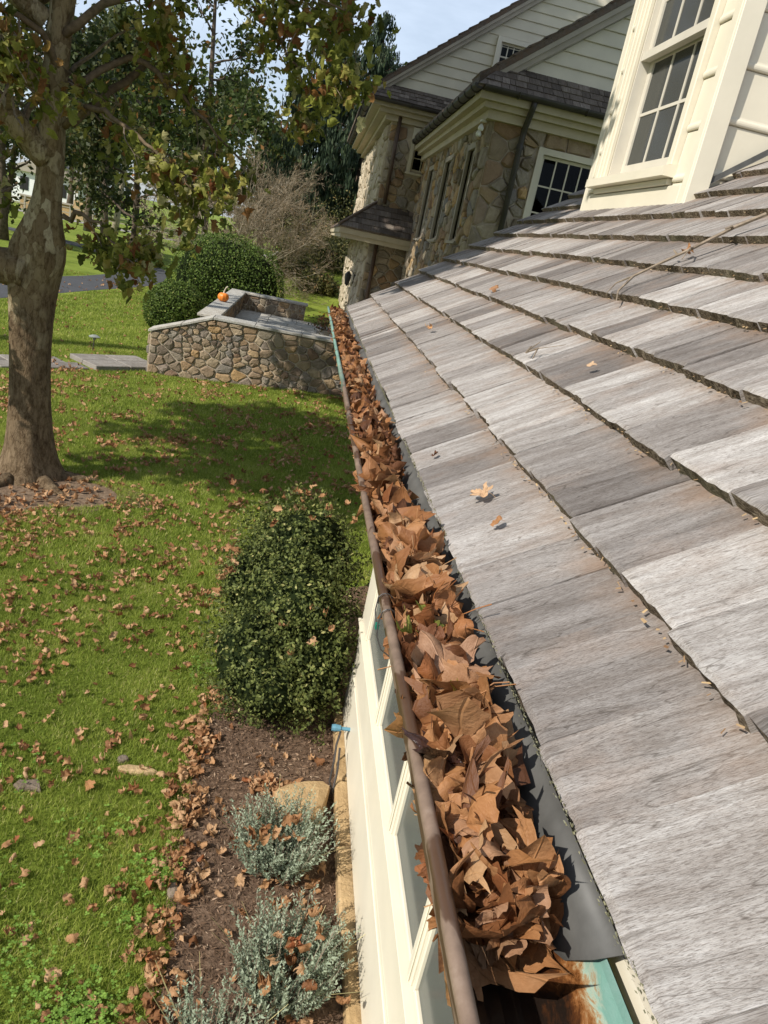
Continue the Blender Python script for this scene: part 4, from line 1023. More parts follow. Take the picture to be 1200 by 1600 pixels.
m = MB().tube([(.55, TY-.74, 3.385), (TX, TY-.01, 4.06)], .035, 6); m.build('hip_cap', [M_SHD], tower)
for (e, z0, z1) in ((.06, 3.10, 3.20), (.02, 3.202, 3.325)):
    m = MB(); m.box(.57+e, 9.6, TY-.72+e, TY-.001, z0, z1); m.box(.57+e, TX-.001, TY, 30, z0, z1); m.build('pent_fascia', [M_SOFFIT], tower)
ln = empty('wall_lantern', (TX-.02, 22.1, 2.1), 'small black iron lantern fixed to the sunlit stone side wall', 'lantern')
MB().box(TX-.11, TX-.06, 22.06, 22.14, 1.98, 2.22).build('back_plate', [M_DARKM], ln)
MB().tube([(TX-.09, 22.1, 2.2), (TX-.2, 22.1, 2.32), (TX-.26, 22.1, 2.25)], .014, 6).build('arm', [M_DARKM], ln)
MB().lathe([(0, .16), (.05, .12), (.10, .05), (.085, .04), (.085, -.02), (.055, -.2), (.03, -.22), (0, -.26)], (TX-.26, 22.1, 2.12), 6).build('lamp_body', [M_DARKM], ln)

# ------------------------------------------------------------------ terrace
ter = empty('stone_terrace', (-.3, 18, 0), 'raised fieldstone terrace with bluestone floor, copings and sloping end wall', 'terrace')
FY = 14.9; TZ = 1.20; FLZ = .62; X0, X1 = -2.66, 1.45
m = MB(); m.prism([(X0, -.15), (X1, -.15), (X1, TZ), (-1.56, TZ), (X0, .76)], 'y', FY, FY+.34)
fw = m.build('front_wall', [M_MORT], ter)
sl_ = (TZ-.76)/(-1.56-X0); nrm_ = math.hypot(sl_, 1)
rubble(fw, (X0, FY, -.1), (1, 0, 0), (0, 0, 1), (0, -1, 0), X1-X0, TZ+.1, 210, M_STONE, 71, .009, .04, keep=200, halfs=[(-sl_, 1, .86)], asp=1.25)
rubble(fw, (X0, FY+.34, -.1), (0, -1, 0), (0, 0, 1), (-1, 0, 0), .34, .84, 9, M_STONE, 72, .011, .04, asp=1.2)
def slabs(parent, name, pts, mt, seed):
    for i, (x0, x1, y0, y1, z0, z1, dz) in enumerate(pts):
        m = MB(); m.add([(x0, y0, z0), (x1, y0, z0+dz), (x1, y1, z0+dz), (x0, y1, z0), (x0, y0, z1), (x1, y0, z1+dz), (x1, y1, z1+dz), (x0, y1, z1)], [(3, 2, 1, 0), (4, 5, 6, 7), (0, 1, 5, 4), (1, 2, 6, 5), (2, 3, 7, 6), (3, 0, 4, 7)])
        bevel(m.build(name, [mt], parent), .008)
slabs(fw, 'coping_slab', [(X0-.04, -2.125, FY-.06, FY+.39, .762, .815, .2165), (-2.115, -1.56, FY-.06, FY+.39, .762+.218, .815+.218, .222)] +
      [(a, b_-.006, FY-.06, FY+.39, TZ+.002, TZ+.056, 0) for a, b_ in ((-1.552, -.78), (-.78, .1), (.1, .8), (.8, 1.45))], M_BLUE, 0)
# inner face of the front wall is plain rubble too (seen from the side)
pw = one('side_wall', [M_MORT], ter, -1.98, -1.66, 16.35, 22.99, -.1, 1.04)
rubble(pw, (-1.66, 16.35, FLZ), (0, 1, 0), (0, 0, 1), (1, 0, 0), 6.6, .42, 90, M_STONE, 73, .011, .03, keep=55, asp=1.1)
rubble(pw, (-1.98, 16.35, .0), (1, 0, 0), (0, 0, 1), (0, -1, 0), .32, 1.03, 9, M_STONE, 74, .011, .03, asp=1.2)
slabs(pw, 'coping_slab', [(-2.04, -1.60, a, b_-.006, 1.042, 1.1, 0) for a, b_ in ((16.3, 17.6), (17.6, 19.1), (19.1, 20.5), (20.5, 21.8), (21.8, 23.0))], M_BLUE, 0)
bw = one('back_wall', [M_MORT], ter, -1.98, .13, 23.0, 23.32, -.1, 1.04)
rubble(bw, (-1.66, 23.0, FLZ), (1, 0, 0), (0, 0, 1), (0, -1, 0), 1.79, .42, 30, M_STONE, 75, .014, .03, asp=1.1)
slabs(bw, 'coping_slab', [(a, b_-.006, 22.95, 23.38, 1.042, 1.1, 0) for a, b_ in ((-2.04, -1.2), (-1.2, -.5), (-.5, .19))], M_BLUE, 0)
fb = MB(); fb.box(-1.65, 1.38, FY+.345, 22.99, -.1, FLZ-.03); floor = fb.build('floor_base', [M_MORT], ter)
rgf = np.random.default_rng(8); y = FY+.36
while y < 22.9:
    d = rgf.uniform(.45, .8); x = -1.645
    while x < 1.37:
        w_ = min(rgf.uniform(.5, 1.0), 1.375-x)
        if w_ > .12: bevel(MB().box(x, x+w_-.014, y, min(y+d, 22.98)-.014, FLZ-.029, FLZ+rgf.uniform(-.003, .003)).build('flagstone', [M_BLUE], floor), .004)
        x += w_
    y += d
for i in range(3): one('step', [M_BLUE], ter, -2.66+.33*i, -1.652, FY+.4, 16.3, .0+.001*i, .16*(i+1), bev=.01)
# path slabs leading to the steps
path = empty('path_slabs', (-4, 14.2, 0), 'diagonal bluestone slab path ending at a low stone step beside the terrace wall', 'path')
def pslab(c, d, l_, w_, z0, z1, name='paving_slab'):
    c, d = np.array(c), np.array(d)/np.linalg.norm(d); n_ = np.array([-d[1], d[0]]); V = []
    for z in (z0, z1):
        for a, b_ in ((-1, -1), (1, -1), (1, 1), (-1, 1)): p = c+d*a*l_/2+n_*b_*w_/2; V.append((p[0], p[1], z))
    bevel(inst(name, mesh(name, V, [(3, 2, 1, 0), (4, 5, 6, 7), (0, 1, 5, 4), (1, 2, 6, 5), (2, 3, 7, 6), (3, 0, 4, 7)], M_SLATE), Matrix(), path), .01)
M_SLATE = stone_mat('grey_path_stone', [(0, (.22, .20, .18)), (1, (.31, .285, .255))])
dirp = np.array([1.95, 1.85]); dirp /= np.linalg.norm(dirp); nrp = np.array([-dirp[1], dirp[0]]); base = np.array([-3.25, 15.05])
for i in range(2):
    for j in range(2): pslab(base-dirp*(.35*(1-2*i))*1.0+nrp*(-.24+.48*j), dirp, .68+.0*i, .47, -.02, .085)
for i in range(9):
    s_ = 1.05+i*.52
    for j in range(2): pslab(base-dirp*(s_+(.2 if j else 0))+nrp*(-.22+.44*j), dirp, .505, .43, -.03, .03+rgf.uniform(-.006, .006))
# pumpkin on the side wall coping
pk = empty('pumpkin', (-1.86, 19.3, 1.1), 'small orange pumpkin with a long pale stem on the terrace coping', 'pumpkin')
M_PUMP = simple('orange_pumpkin', (.72, .21, .025), .4, .4, .1, 12., .1)
V = []; F = []; nn_, mm_ = 40, 12
for j in range(mm_+1):
    ph = math.pi*j/mm_
    for i in range(nn_):
        th = 2*math.pi*i/nn_; rib = 1-.09*abs(math.cos(th*5))**6*math.sin(ph); r = .135*math.sin(ph)**.8*rib
        V.append((-1.86+r*math.cos(th), 19.3+r*math.sin(th), 1.1+.105-.108*math.cos(ph)*(1-.12*math.exp(-(r/.05)**2))))
for j in range(mm_):
    for i in range(nn_): i2 = (i+1) % nn_; F.append((j*nn_+i, j*nn_+i2, (j+1)*nn_+i2, (j+1)*nn_+i))
inst('body', mesh('body', V, F, M_PUMP, smooth=True), Matrix(), pk)
MB().tube([(-1.86, 19.3, 1.285), (-1.852, 19.3, 1.35), (-1.82, 19.28, 1.43), (-1.78, 19.27, 1.47)], [.026, .017, .015, .02], 7).build('stem', [simple('pale_stem', (.55, .5, .38), .8)], pk)
pl = empty('path_light', (-3.9, 15.9, 0), 'low mushroom path light on a thin stake in the lawn', 'light')
MB().tube([(-3.92, 15.9, -.02), (-3.9, 15.9, .27)], .012, 6).build('stake', [M_DARKM], pl)
MB().lathe([(0, .05), (.05, .045), (.11, .015), (.105, .0), (.03, .0), (.03, -.05), (0, -.05)], (-3.9, 15.9, .29), 14).build('hat', [simple('weathered_brass', (.25, .27, .24), .5)], pl)
# pot of autumn flowers at the terrace edge
fp = empty('flower_pot', (.62, 19.2, FLZ), 'potted red and yellow autumn flowers at the terrace edge beside the gutter end', 'flowers')
MB().lathe([(0, 0), (.12, 0), (.17, .26), (.19, .26), (.19, .30), (.15, .30), (.14, .27), (0, .27)], (.62, 19.2, FLZ), 18).build('pot', [simple('grey_pot', (.25, .24, .22), .8)], fp)

# ------------------------------------------------------------------ plants
def quads(C, A, B, droop=None):
    """centres C, half axes A, B -> folded 2-quad-free leaf (diamond of 4 verts)"""
    V = np.stack([C-A, C-B, C+A, C+B], 1).reshape(-1, 3); return V, np.arange(len(V)).reshape(-1, 4)
def unit(v): return v/np.maximum(np.linalg.norm(v, axis=1), 1e-6)[:, None]
def leaf_cloud(rg, C, size, asp=.5, flat=0., nrm=None, nw=0., updown=0.):
    n = len(C); d = rg.normal(0, 1, (n, 3)); d[:, 2] = d[:, 2]*(1-flat)+updown; d = unit(d)
    q = rg.normal(0, 1, (n, 3))
    if nrm is not None: q = q*(1-nw)+nrm*nw*1.6; 
    b_ = unit(np.cross(q, d)); s = size*rg.uniform(.6, 1.35, n)[:, None]
    return quads(C, d*s, b_*s*asp)
def blob_shrub(parent_args, blobs, n, size, mt, seed, core=True, shell=.16, name='foliage', lump=.12):
    root = empty(*parent_args); rg = np.random.default_rng(seed); CC = []; NN = []; RR = []
    tot = sum(b_[3]*b_[4]+b_[3]*b_[5]+b_[4]*b_[5] for b_ in blobs)
    for (x, y, z, a, b_, c) in blobs:
        k = int(n*(a*b_+a*c+b_*c)/tot); u = unit(rg.normal(0, 1, (k, 3))); ph = rg.uniform(0, 6, 6)
        bump = 1+lump*(np.sin(u[:, 0]*7+ph[0])*np.sin(u[:, 1]*8+ph[1])+np.sin(u[:, 2]*9+ph[2])*np.sin(u[:, 0]*11+ph[3]))*.6+lump*.4*np.sin(u[:, 1]*17+u[:, 2]*15+ph[4])
        dep = rg.exponential(shell*.5, k); r = bump-np.minimum(dep, .5)
        P = u*r[:, None]*np.array([a, b_, c])+np.array([x, y, z])
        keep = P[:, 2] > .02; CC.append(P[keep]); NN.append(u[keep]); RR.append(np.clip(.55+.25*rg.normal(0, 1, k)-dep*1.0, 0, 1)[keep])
    C = np.concatenate(CC); V, F = leaf_cloud(rg, C, size, .55, nrm=np.concatenate(NN), nw=.55)
    inst(name, npmesh(name, V, F, mt, np.repeat(np.concatenate(RR), 4)), Matrix(), root, kind='stuff')
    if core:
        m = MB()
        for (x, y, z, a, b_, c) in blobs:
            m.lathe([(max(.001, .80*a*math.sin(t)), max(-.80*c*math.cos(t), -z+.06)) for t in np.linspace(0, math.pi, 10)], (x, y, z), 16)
        m.build('shade_core', [M_CORE], root, smooth=True)  # solid dark core stands in for the shade between inner leaves
    return root
# evergreen by the cottage wall
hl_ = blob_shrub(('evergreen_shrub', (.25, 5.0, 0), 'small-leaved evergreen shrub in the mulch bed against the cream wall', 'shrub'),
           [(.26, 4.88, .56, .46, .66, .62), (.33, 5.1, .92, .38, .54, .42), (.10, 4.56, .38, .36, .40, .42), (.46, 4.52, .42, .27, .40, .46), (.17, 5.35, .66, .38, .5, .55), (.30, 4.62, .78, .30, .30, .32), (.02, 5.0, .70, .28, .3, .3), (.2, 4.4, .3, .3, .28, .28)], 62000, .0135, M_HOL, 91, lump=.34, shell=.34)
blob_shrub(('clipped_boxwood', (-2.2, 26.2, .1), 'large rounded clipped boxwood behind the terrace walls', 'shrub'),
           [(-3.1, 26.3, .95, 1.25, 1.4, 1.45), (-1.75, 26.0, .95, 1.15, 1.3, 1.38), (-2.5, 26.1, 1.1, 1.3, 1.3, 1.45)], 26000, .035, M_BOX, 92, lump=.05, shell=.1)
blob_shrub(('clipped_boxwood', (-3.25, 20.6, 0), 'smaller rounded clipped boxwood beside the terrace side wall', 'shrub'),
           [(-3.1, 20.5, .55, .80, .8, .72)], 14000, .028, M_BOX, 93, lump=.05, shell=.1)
# flowers in the pot
rgp = np.random.default_rng(14)
C = rgp.normal(0, 1, (420, 3))*np.array([.14, .14, .10])+np.array([.62, 19.2, FLZ+.44]); V, F = leaf_cloud(rgp, C, .035)
inst('foliage', npmesh('foliage', V, F, foliage('flower_green', [(0, (.05, .08, .02)), (.5, (.12, .10, .05)), (1, (.25, .08, .06))]), np.repeat(rgp.random(len(C)), 4)), Matrix(), fp, kind='stuff')
for k in range(16):
    c = Vector((.62+rgp.normal(0, .11), 19.2+rgp.normal(0, .11), FLZ+.50+abs(rgp.normal(0, .08)))); m = MB(); yel = k < 6
    if yel: c = Vector((.50+rgp.normal(0, .05), 19.15+rgp.normal(0, .05), FLZ+.66+rgp.normal(0, .03)))
    for j in range(8):
        a = j*.785; d = Vector((math.cos(a), math.sin(a), .35)); t = Vector((-math.sin(a), math.cos(a), 0)); m.add([c, c+d*.025-t*.012, c+d*.05, c+d*.025+t*.012], [(0, 1, 2, 3)])
    m.build('blossom', [simple('yellow_petal', (.75, .55, .03), .6) if yel else simple('dull_red_petal', (.30, .06, .05), .6)], fp)
# lavender clumps
def lavender(x, y, rad, n, label, seed):
    root = empty('lavender_plant', (x, y, 0), label, 'lavender'); rg = np.random.default_rng(seed); C = []; A = []; B = []; R = []; stems = MB()
    for i in range(n):
        a = rg.uniform(0, 6.283); r0 = rad*.35*math.sqrt(rg.random()); lean = rg.uniform(.15, 1.0); ln_ = rg.uniform(.16, .36)
        p = np.array([x+r0*math.cos(a), y+r0*math.sin(a), .01]); d = np.array([math.cos(a)*lean, math.sin(a)*lean, 1.]); d /= np.linalg.norm(d)
        pts = [p]
        for k in range(6):
            d = d+np.array([0, 0, .10])+rg.normal(0, .06, 3); d /= np.linalg.norm(d); pts.append(pts[-1]+d*ln_/6)
        if i % 2 == 0: stems.tube(pts, [.003, .003, .0025, .002, .002, .0015, .001], 3, cap=False)
        sh = rg.random()
        for k in range(30):
            t = .25+.75*k/30; q = t*6; j = min(int(q), 5); c = pts[j]+(pts[j+1]-pts[j])*(q-j); ax = (pts[j+1]-pts[j]); ax = ax/np.linalg.norm(ax)
            s_ = rg.normal(0, 1, 3); s_ -= ax*(s_@ax); s_ /= np.linalg.norm(s_)+1e-6; l_ = rg.uniform(.016, .03)*(1-.35*t); dd = s_*.75+ax*.65; dd /= np.linalg.norm(dd)
            C.append(c+dd*l_*.5); A.append(dd*l_*.62); b_ = np.cross(dd, rg.normal(0, 1, 3)); b_ /= np.linalg.norm(b_)+1e-6; B.append(b_*.0038); R.append(np.clip(.35*sh+.4*t+.25*rg.random(), 0, 1))
    V, F = quads(np.array(C), np.array(A), np.array(B)); inst('foliage', npmesh('foliage', V, F, M_LAV, np.repeat(R, 4)), Matrix(), root, kind='stuff')
    stems.build('stems', [M_TWIG], root, kind='stuff')
    for i in range(9):
        a = rg.uniform(0, 6.28); p = np.array([x+rad*.4*math.cos(a), y+rad*.4*math.sin(a), .12]); d = np.array([math.cos(a)*.6, math.sin(a)*.6, .6])*rg.uniform(.2, .35); b_ = np.array([-math.sin(a), math.cos(a), 0])*.0025
        inst('dry_stalk', npmesh('dry_stalk', np.array([p-b_, p+b_, p+d+b_*.4, p+d-b_*.4]), np.array([[0, 1, 2, 3]]), M_STRAW, np.full(4, rg.random())), Matrix(), root)
lavender(.33, 3.16, .40, 300, 'grey green lavender clump growing beside the tan boulder', 101)
lavender(.40, 2.46, .42, 330, 'grey green lavender clump with dry stalks closest to the cream wall windows', 102)
lavender(.10, 2.08, .30, 120, 'low lavender clump at the mulch edge by fallen leaves', 103)

# boulder and stray stones
def boulder(name, c, sz, mt, seed, label, flat=.5, pts=None):
    rg = np.random.default_rng(seed); V = []; F = []; n = len(pts) if pts else 11
    ang = np.linspace(0, 2*math.pi, n, endpoint=False); prof = pts or [(math.cos(a)*rg.uniform(.8, 1.05), math.sin(a)*rg.uniform(.8, 1.05)) for a in ang]
    for f_, z in ((.92, -.3), (1.0, .15), (1.0, .55), (.92, .9), (.55, 1.0)):
        for p in prof: V.append((c[0]+p[0]*sz[0]*f_+rg.normal(0, .012)*sz[0], c[1]+p[1]*sz[1]*f_+rg.normal(0, .012)*sz[1], c[2]+z*sz[2]+rg.normal(0, .03)*sz[2]))
    for r in range(4):
        for i in range(n): i2 = (i+1) % n; F.append((r*n+i, r*n+i2, (r+1)*n+i2, (r+1)*n+i))
    V.append((c[0], c[1], c[2]+sz[2]*1.0)); F += [(4*n+i, 4*n+(i+1) % n, 5*n) for i in range(n)]
    return inst(name, mesh(name, V, F, mt), Matrix(), label=label, cat='stone')
boulder('boulder', (.46, 3.57, 0), (.165, .175, .115), M_TAN, 4, 'tan flat-topped boulder in the mulch bed behind the lavender', pts=[(-1, .35), (-.85, -.05), (-.5, -.55), (.0, -.95), (.35, -1.), (.6, -.6), (.85, .2), (.95, .75), (.7, .95), (.1, .85), (-.6, .6)])
boulder('flat_stone', (-.50, 3.76, 0), (.12, .035, .03), M_TAN, 5, 'long pale tan stone lying in the lawn near the mulch edge')
boulder('flat_stone', (-1.03, 3.55, 0), (.075, .05, .03), M_GREYST, 6, 'grey brown flat stone in the lawn among leaves', pts=[(-1, -.2), (-.5, -.9), (.3, -.6), (1., -.75), (.8, .1), (.45, .9), (-.2, .55), (-.8, .6)])
boulder('flat_stone', (-.60, 3.84, 0), (.035, .03, .03), M_GREYST, 9, 'small dark grey stone touching the long tan stone')
boulder('flat_stone', (-.16, 2.93, 0), (.03, .045, .035), M_GREYST, 7, 'rounded grey stone at the mulch bed edge')
# hose tap on the wall corner
tap = empty('garden_tap', (.70, 4.03, .26), 'blue garden tap with a loop of dark hose at the wall base', 'tap')
M_BLUEP = simple('blue_plastic', (.10, .24, .32), .4)
MB().tube([(.72, 4.03, .27), (.63, 4.03, .27)], .012, 8).build('spout', [M_BLUEP], tap)
MB().tube([(.655, 4.03, .27), (.62, 4.03, .27), (.60, 4.03, .27)], [.02, .024, .02], 10).build('valve', [M_BLUEP], tap)
MB().tube([(.66, 4.03, .25), (.645, 3.99, .18), (.64, 3.92, .10), (.62, 3.80, .05), (.635, 3.70, .06), (.65, 3.78, .15), (.655, 3.9, .22)], .007, 6).build('hose', [M_DARKM], tap)

# ------------------------------------------------------------------ trees
def branch(mb, rg, p, d, ln, r, depth, tips, segs=5, wob=.18, trop=.0, kids=(3, 5), spread=.9, shrink=.62, minr=.004, ns=6):
    pts = [np.array(p, dtype=float)]; d = np.array(d, dtype=float); d /= np.linalg.norm(d)
    for i in range(segs):
        d = d+rg.normal(0, wob, 3)+np.array([0, 0, trop]); d /= np.linalg.norm(d); pts.append(pts[-1]+d*ln/segs)
    R = [max(minr, r*(1-.62*i/segs)) for i in range(segs+1)]; mb.tube(pts, R, ns if depth > 1 else max(3, ns-2), cap=False)
    if depth == 0:
        for q in pts[1:]: tips.append((q, d.copy()))
        return
    for k in range(int(rg.integers(kids[0], kids[1]+1))):
        t = rg.uniform(.3, 1.); j = min(int(t*segs), segs-1); q = pts[j]+(pts[j+1]-pts[j])*(t*segs-j); s_ = rg.normal(0, 1, 3); s_ -= d*(s_@d); s_ /= np.linalg.norm(s_)+1e-6
        branch(mb, rg, q, d*.6+s_*spread, ln*shrink*rg.uniform(.75, 1.2), R[j]*.62, depth-1, tips, segs, wob, trop, kids, spread, shrink, minr, ns)
    branch(mb, rg, pts[-1], d, ln*shrink, R[-1], depth-1, tips, segs, wob, trop, kids, spread, shrink, minr, ns)
def tree(name, x, y, h, cr, seed, label, mt, nleaf, lsize, bark=M_BARK, trunk_r=.16, clear=.3, group=None, depth=2, sparse=.55, updown=0., lean=(0, 0), nb=9):
    z0 = Z(x, y); root = empty(name, (x, y, z0), label, 'tree', group); rg = np.random.default_rng(seed); mb = MB(); tips = []
    pts = []; n = 8
    for i in range(n+1): t = i/n; pts.append((x+lean[0]*t+.25*math.sin(t*4+seed), y+lean[1]*t+.2*math.cos(t*5+seed)-.2, z0-.1+h*.9*t))
    R = [trunk_r*(1.25 if i == 0 else 1)*(1-.85*i/n)+.015 for i in range(n+1)]; mb.tube(pts, R, 8)
    for i in range(nb):
        t = clear+(.97-clear)*(i+rg.random())/nb; q = np.array(pts[min(int(t*n), n-1)])+(np.array(pts[min(int(t*n)+1, n)])-np.array(pts[min(int(t*n), n-1)]))*(t*n-int(t*n)); a = rg.uniform(0, 6.28)
        branch(mb, rg, q, (math.cos(a), math.sin(a), .55), cr*(1.05-.55*t)*.62, trunk_r*(1-.8*t)*.5+.01, depth, tips, 4, .2, .03, (2, 4), .8, .62, .006, 5)
    mb.build('trunk', [bark], root, smooth=True)
    T = np.array([q for q, d in tips]); idx = rg.integers(0, len(T), nleaf); C = T[idx]+rg.normal(0, 1, (nleaf, 3))*cr*.10*np.array([1, 1, .8])
    clump = rg.random(len(T)); tone = np.clip(.45+.5*(clump[idx]-.5)+rg.normal(0, .2, nleaf), 0, 1)
    V, F = leaf_cloud(rg, C, lsize, .6, updown=updown); inst('crown', npmesh('crown', V, F, mt, np.repeat(tone, 4)), Matrix(), root, kind='stuff')
    return root

M_LIMB = simple('brown_limb_bark', (.17, .125, .08), .95, .1, .2, 20., .4, bscale=60)
# ---- the sycamore on the lawn
syc = empty('sycamore_tree', (-2.64, 8.35, 0), 'mottled bark sycamore with browning lobed leaves growing on the lawn', 'tree')
SYT = [(-2.63, 8.35, -.12), (-2.63, 8.35, .0), (-2.63, 8.37, .12), (-2.64, 8.38, .3), (-2.67, 8.4, .72), (-2.70, 8.4, 1.4), (-2.71, 8.4, 1.95), (-2.68, 8.4, 2.2), (-2.66, 8.4, 2.4), (-2.62, 8.4, 2.62), (-2.60, 8.4, 2.85), (-2.58, 8.4, 3.2), (-2.60, 8.4, 3.52), (-2.60, 8.4, 3.95), (-2.58, 8.4, 4.35), (-2.55, 8.4, 4.8), (-2.5, 8.45, 5.6), (-2.4, 8.5, 6.6), (-2.3, 8.6, 8.), (-2.2, 8.6, 10.4), (-2.1, 8.7, 13.2)]
SYR = [.40, .345, .285, .24, .208, .195, .20, .225, .24, .165, .13, .122, .122, .115, .11, .105, .10, .09, .075, .05, .02]
nr = 30; V = []; F = []; rgs = np.random.default_rng(12)
for i, (p, r) in enumerate(zip(SYT, SYR)):
    for k in range(nr):
        a = 2*math.pi*k/nr; rr = r*(1+.05*math.sin(3*a+i*.4)+.03*math.sin(7*a+i))
        if i < 4: rr *= 1+(.28, .26, .16, .07)[i]*max(0, math.sin(4*a+.6))**2
        if 5 < i < 10: rr *= 1+.13*math.sin(2*a+1.)+.07*math.sin(5*a+i)
        V.append((p[0]+rr*math.cos(a), p[1]+rr*math.sin(a), p[2]))
for i in range(len(SYT)-1):
    for k in range(nr): k2 = (k+1) % nr; F.append((i*nr+k, i*nr+k2, (i+1)*nr+k2, (i+1)*nr+k))
trunk = inst('trunk', mesh('trunk', V, F, M_SYCB, smooth=True), Matrix(), syc)
ss = trunk.modifiers.new('sub', 'SUBSURF'); ss.levels = 1; ss.render_levels = 1
for a, l_ in ((.2, .75), (-.75, .65), (-1.9, .7), (2.6, .5), (1.5, .5)):
    c = np.array([-2.63, 8.35]); d = np.array([math.cos(a), math.sin(a)])
    MB().tube([(*(c+d*(.30+l_*t)), .055*(1-t)-.045) for t in np.linspace(0, 1, 6)], [.095, .08, .062, .05, .035, .02], 8).build('root', [M_SYCB], syc, smooth=True)
tips = []; lb = MB()
def limb(P, R, sub=4, dep=1, ln=.8, seed=0, ns=8, trop=-.05):
    rg = np.random.default_rng(seed); Q = smooth_path(P, 4); Rr = np.interp(np.linspace(0, 1, len(Q)), np.linspace(0, 1, len(R)), R)
    Q = [q+(rg.normal(0, .018, 3) if 0 < i else 0) for i, q in enumerate(Q)]
    m = MB().tube(Q, list(Rr), ns); m.build('limb', [M_SYCB if R[0] > .09 else M_LIMB], syc, smooth=True)
    for k in range(sub):
        t = .25+.75*(k+rg.random())/sub; j = min(int(t*(len(Q)-1)), len(Q)-2); d = Q[j+1]-Q[j]; d /= np.linalg.norm(d); s_ = rg.normal(0, 1, 3); s_[2] *= .5; s_ -= d*(s_@d); s_ /= np.linalg.norm(s_)
        branch(lb, rg, Q[j], d*.5+s_*.8+np.array([0, 0, trop*3]), ln*rg.uniform(.6, 1.2), max(.008, Rr[j]*.4), dep, tips, 5, .2, trop, (2, 3), .8, .6, .004, 5)
    for q in Q[len(Q)//2:]: tips.append((q, np.array([0, 0, -1.])))
limb([(-2.75, 8.35, 2.15), (-3.1, 8.25, 2.2), (-3.5, 8.1, 2.5), (-4.1, 7.9, 3.2), (-4.6, 7.6, 4.2)], [.20, .16, .13, .10, .05], 4, 1, .8, 1, 10)
limb([(-2.62, 8.38, 3.25), (-2.85, 8.3, 3.45), (-3.15, 8.2, 3.7), (-3.7, 8., 4.2), (-4.6, 7.8, 5.1)], [.14, .115, .10, .08, .04], 6, 1, .9, 2, 10)
limb([(-2.55, 8.35, 4.3), (-2.0, 8.3, 4.75), (-1.3, 8.1, 5.0), (-.6, 8.0, 5.05), (-.0, 7.9, 4.95)], [.045, .034, .024, .016, .008], 6, 1, .5, 3)
limb([(-2.5, 8.5, 4.9), (-1.9, 8.8, 5.3), (-1.2, 9.2, 5.45), (-.5, 9.4, 5.3), (.1, 9.5, 5.1)], [.045, .034, .024, .016, .008], 4, 1, .5, 4)
limb([(-2.45, 8.3, 3.55), (-2.1, 8.0, 3.75), (-1.7, 7.8, 3.6), (-1.35, 7.7, 3.4), (-1.1, 7.65, 3.25)], [.035, .026, .018, .012, .006], 6, 1, .4, 5, 6)
limb([(-2.42, 8.3, 2.75), (-2.15, 8.1, 2.8), (-1.9, 8.0, 2.65), (-1.6, 7.9, 2.5)], [.03, .02, .012, .006], 5, 1, .36, 6, 6)
limb([(-2.45, 8.45, 3.9), (-2.0, 8.7, 4.3), (-1.5, 8.8, 4.1), (-1.0, 8.9, 3.75), (-.7, 8.9, 3.5)], [.04, .03, .02, .012, .006], 4, 1, .35, 7, 6)
limb([(-.6, 8.0, 5.05), (-.35, 8.0, 4.8), (-.1, 7.9, 4.55), (.12, 7.9, 4.45)], [.02, .014, .01, .005], 5, 1, .32, 8, 5)
limb([(-1.2, 9.2, 5.45), (-.8, 9.1, 5.0), (-.45, 9.0, 4.6), (-.2, 9.0, 4.35)], [.025, .018, .012, .006], 3, 1, .3, 9, 5)
limb([(-2.5, 8.4, 4.0), (-2.7, 8.0, 4.3), (-2.9, 7.5, 4.3), (-2.95, 7.1, 4.1)], [.04, .03, .02, .008], 6, 1, .5, 10, 5)
limb([(-2.45, 8.5, 3.6), (-2.2, 8.9, 4.0), (-1.9, 9.2, 4.5), (-1.85, 9.3, 5.3)], [.05, .04, .035, .02], 4, 1, .4, 11, 6)
# low limbs on the sunny side
limb([(-2.65, 8.35, 3.8), (-3.6, 7.4, 4.6), (-4.6, 6.5, 5.3), (-5.6, 5.6, 5.9)], [.10, .08, .05, .02], 9, 1, 1.0, 61, 7, .02)
limb([(-2.7, 8.4, 4.4), (-4.0, 8.0, 5.2), (-5.4, 7.8, 5.8), (-6.9, 7.5, 6.3)], [.10, .08, .05, .02], 9, 1, 1.1, 62, 7, .02)
limb([(-2.7, 8.5, 4.6), (-3.6, 8.2, 5.6), (-4.8, 7.5, 6.6), (-6.0, 6.9, 7.4)], [.10, .08, .05, .02], 9, 1, 1.2, 64, 7, .02)
limb([(-2.7, 8.5, 3.9), (-3.9, 9.0, 4.7), (-5.2, 9.4, 5.3), (-6.6, 9.7, 5.8)], [.08, .06, .04, .02], 5, 1, 1.0, 63, 7, .02)
# upper crown above the frame
for i in range(20):
    a = i*2.399; z0 = 5.2+i*.38; rr = 4.3-.15*i
    limb([(-2.5, 8.45, z0), (-2.5+rr*.35*math.cos(a), 8.45+rr*.35*math.sin(a), z0+.7), (-2.5+rr*.7*math.cos(a), 8.45+rr*.7*math.sin(a), z0+1.2), (-2.5+rr*math.cos(a), 8.45+rr*math.sin(a), z0+1.4)], [.08, .06, .04, .015], 6, 1, 1.1, 30+i, 6, 0.)
limb([(-2.45, 8.5, 6.4), (-3.2, 10.2, 7.6), (-3.9, 12.2, 8.5), (-4.4, 14.2, 9.3), (-4.6, 15.8, 9.9)], [.10, .08, .06, .04, .015], 12, 1, 1.3, 50, 7, .02)
limb([(-2.45, 8.5, 7.0), (-2.8, 10.6, 8.4), (-3.0, 12.8, 9.3), (-3.2, 14.6, 10.2), (-3.4, 16.2, 10.8)], [.10, .08, .06, .04, .015], 12, 1, 1.3, 51, 7, .02)
lb.build('twigs', [M_TWIG], syc, kind='stuff')
rg = np.random.default_rng(31); items = []
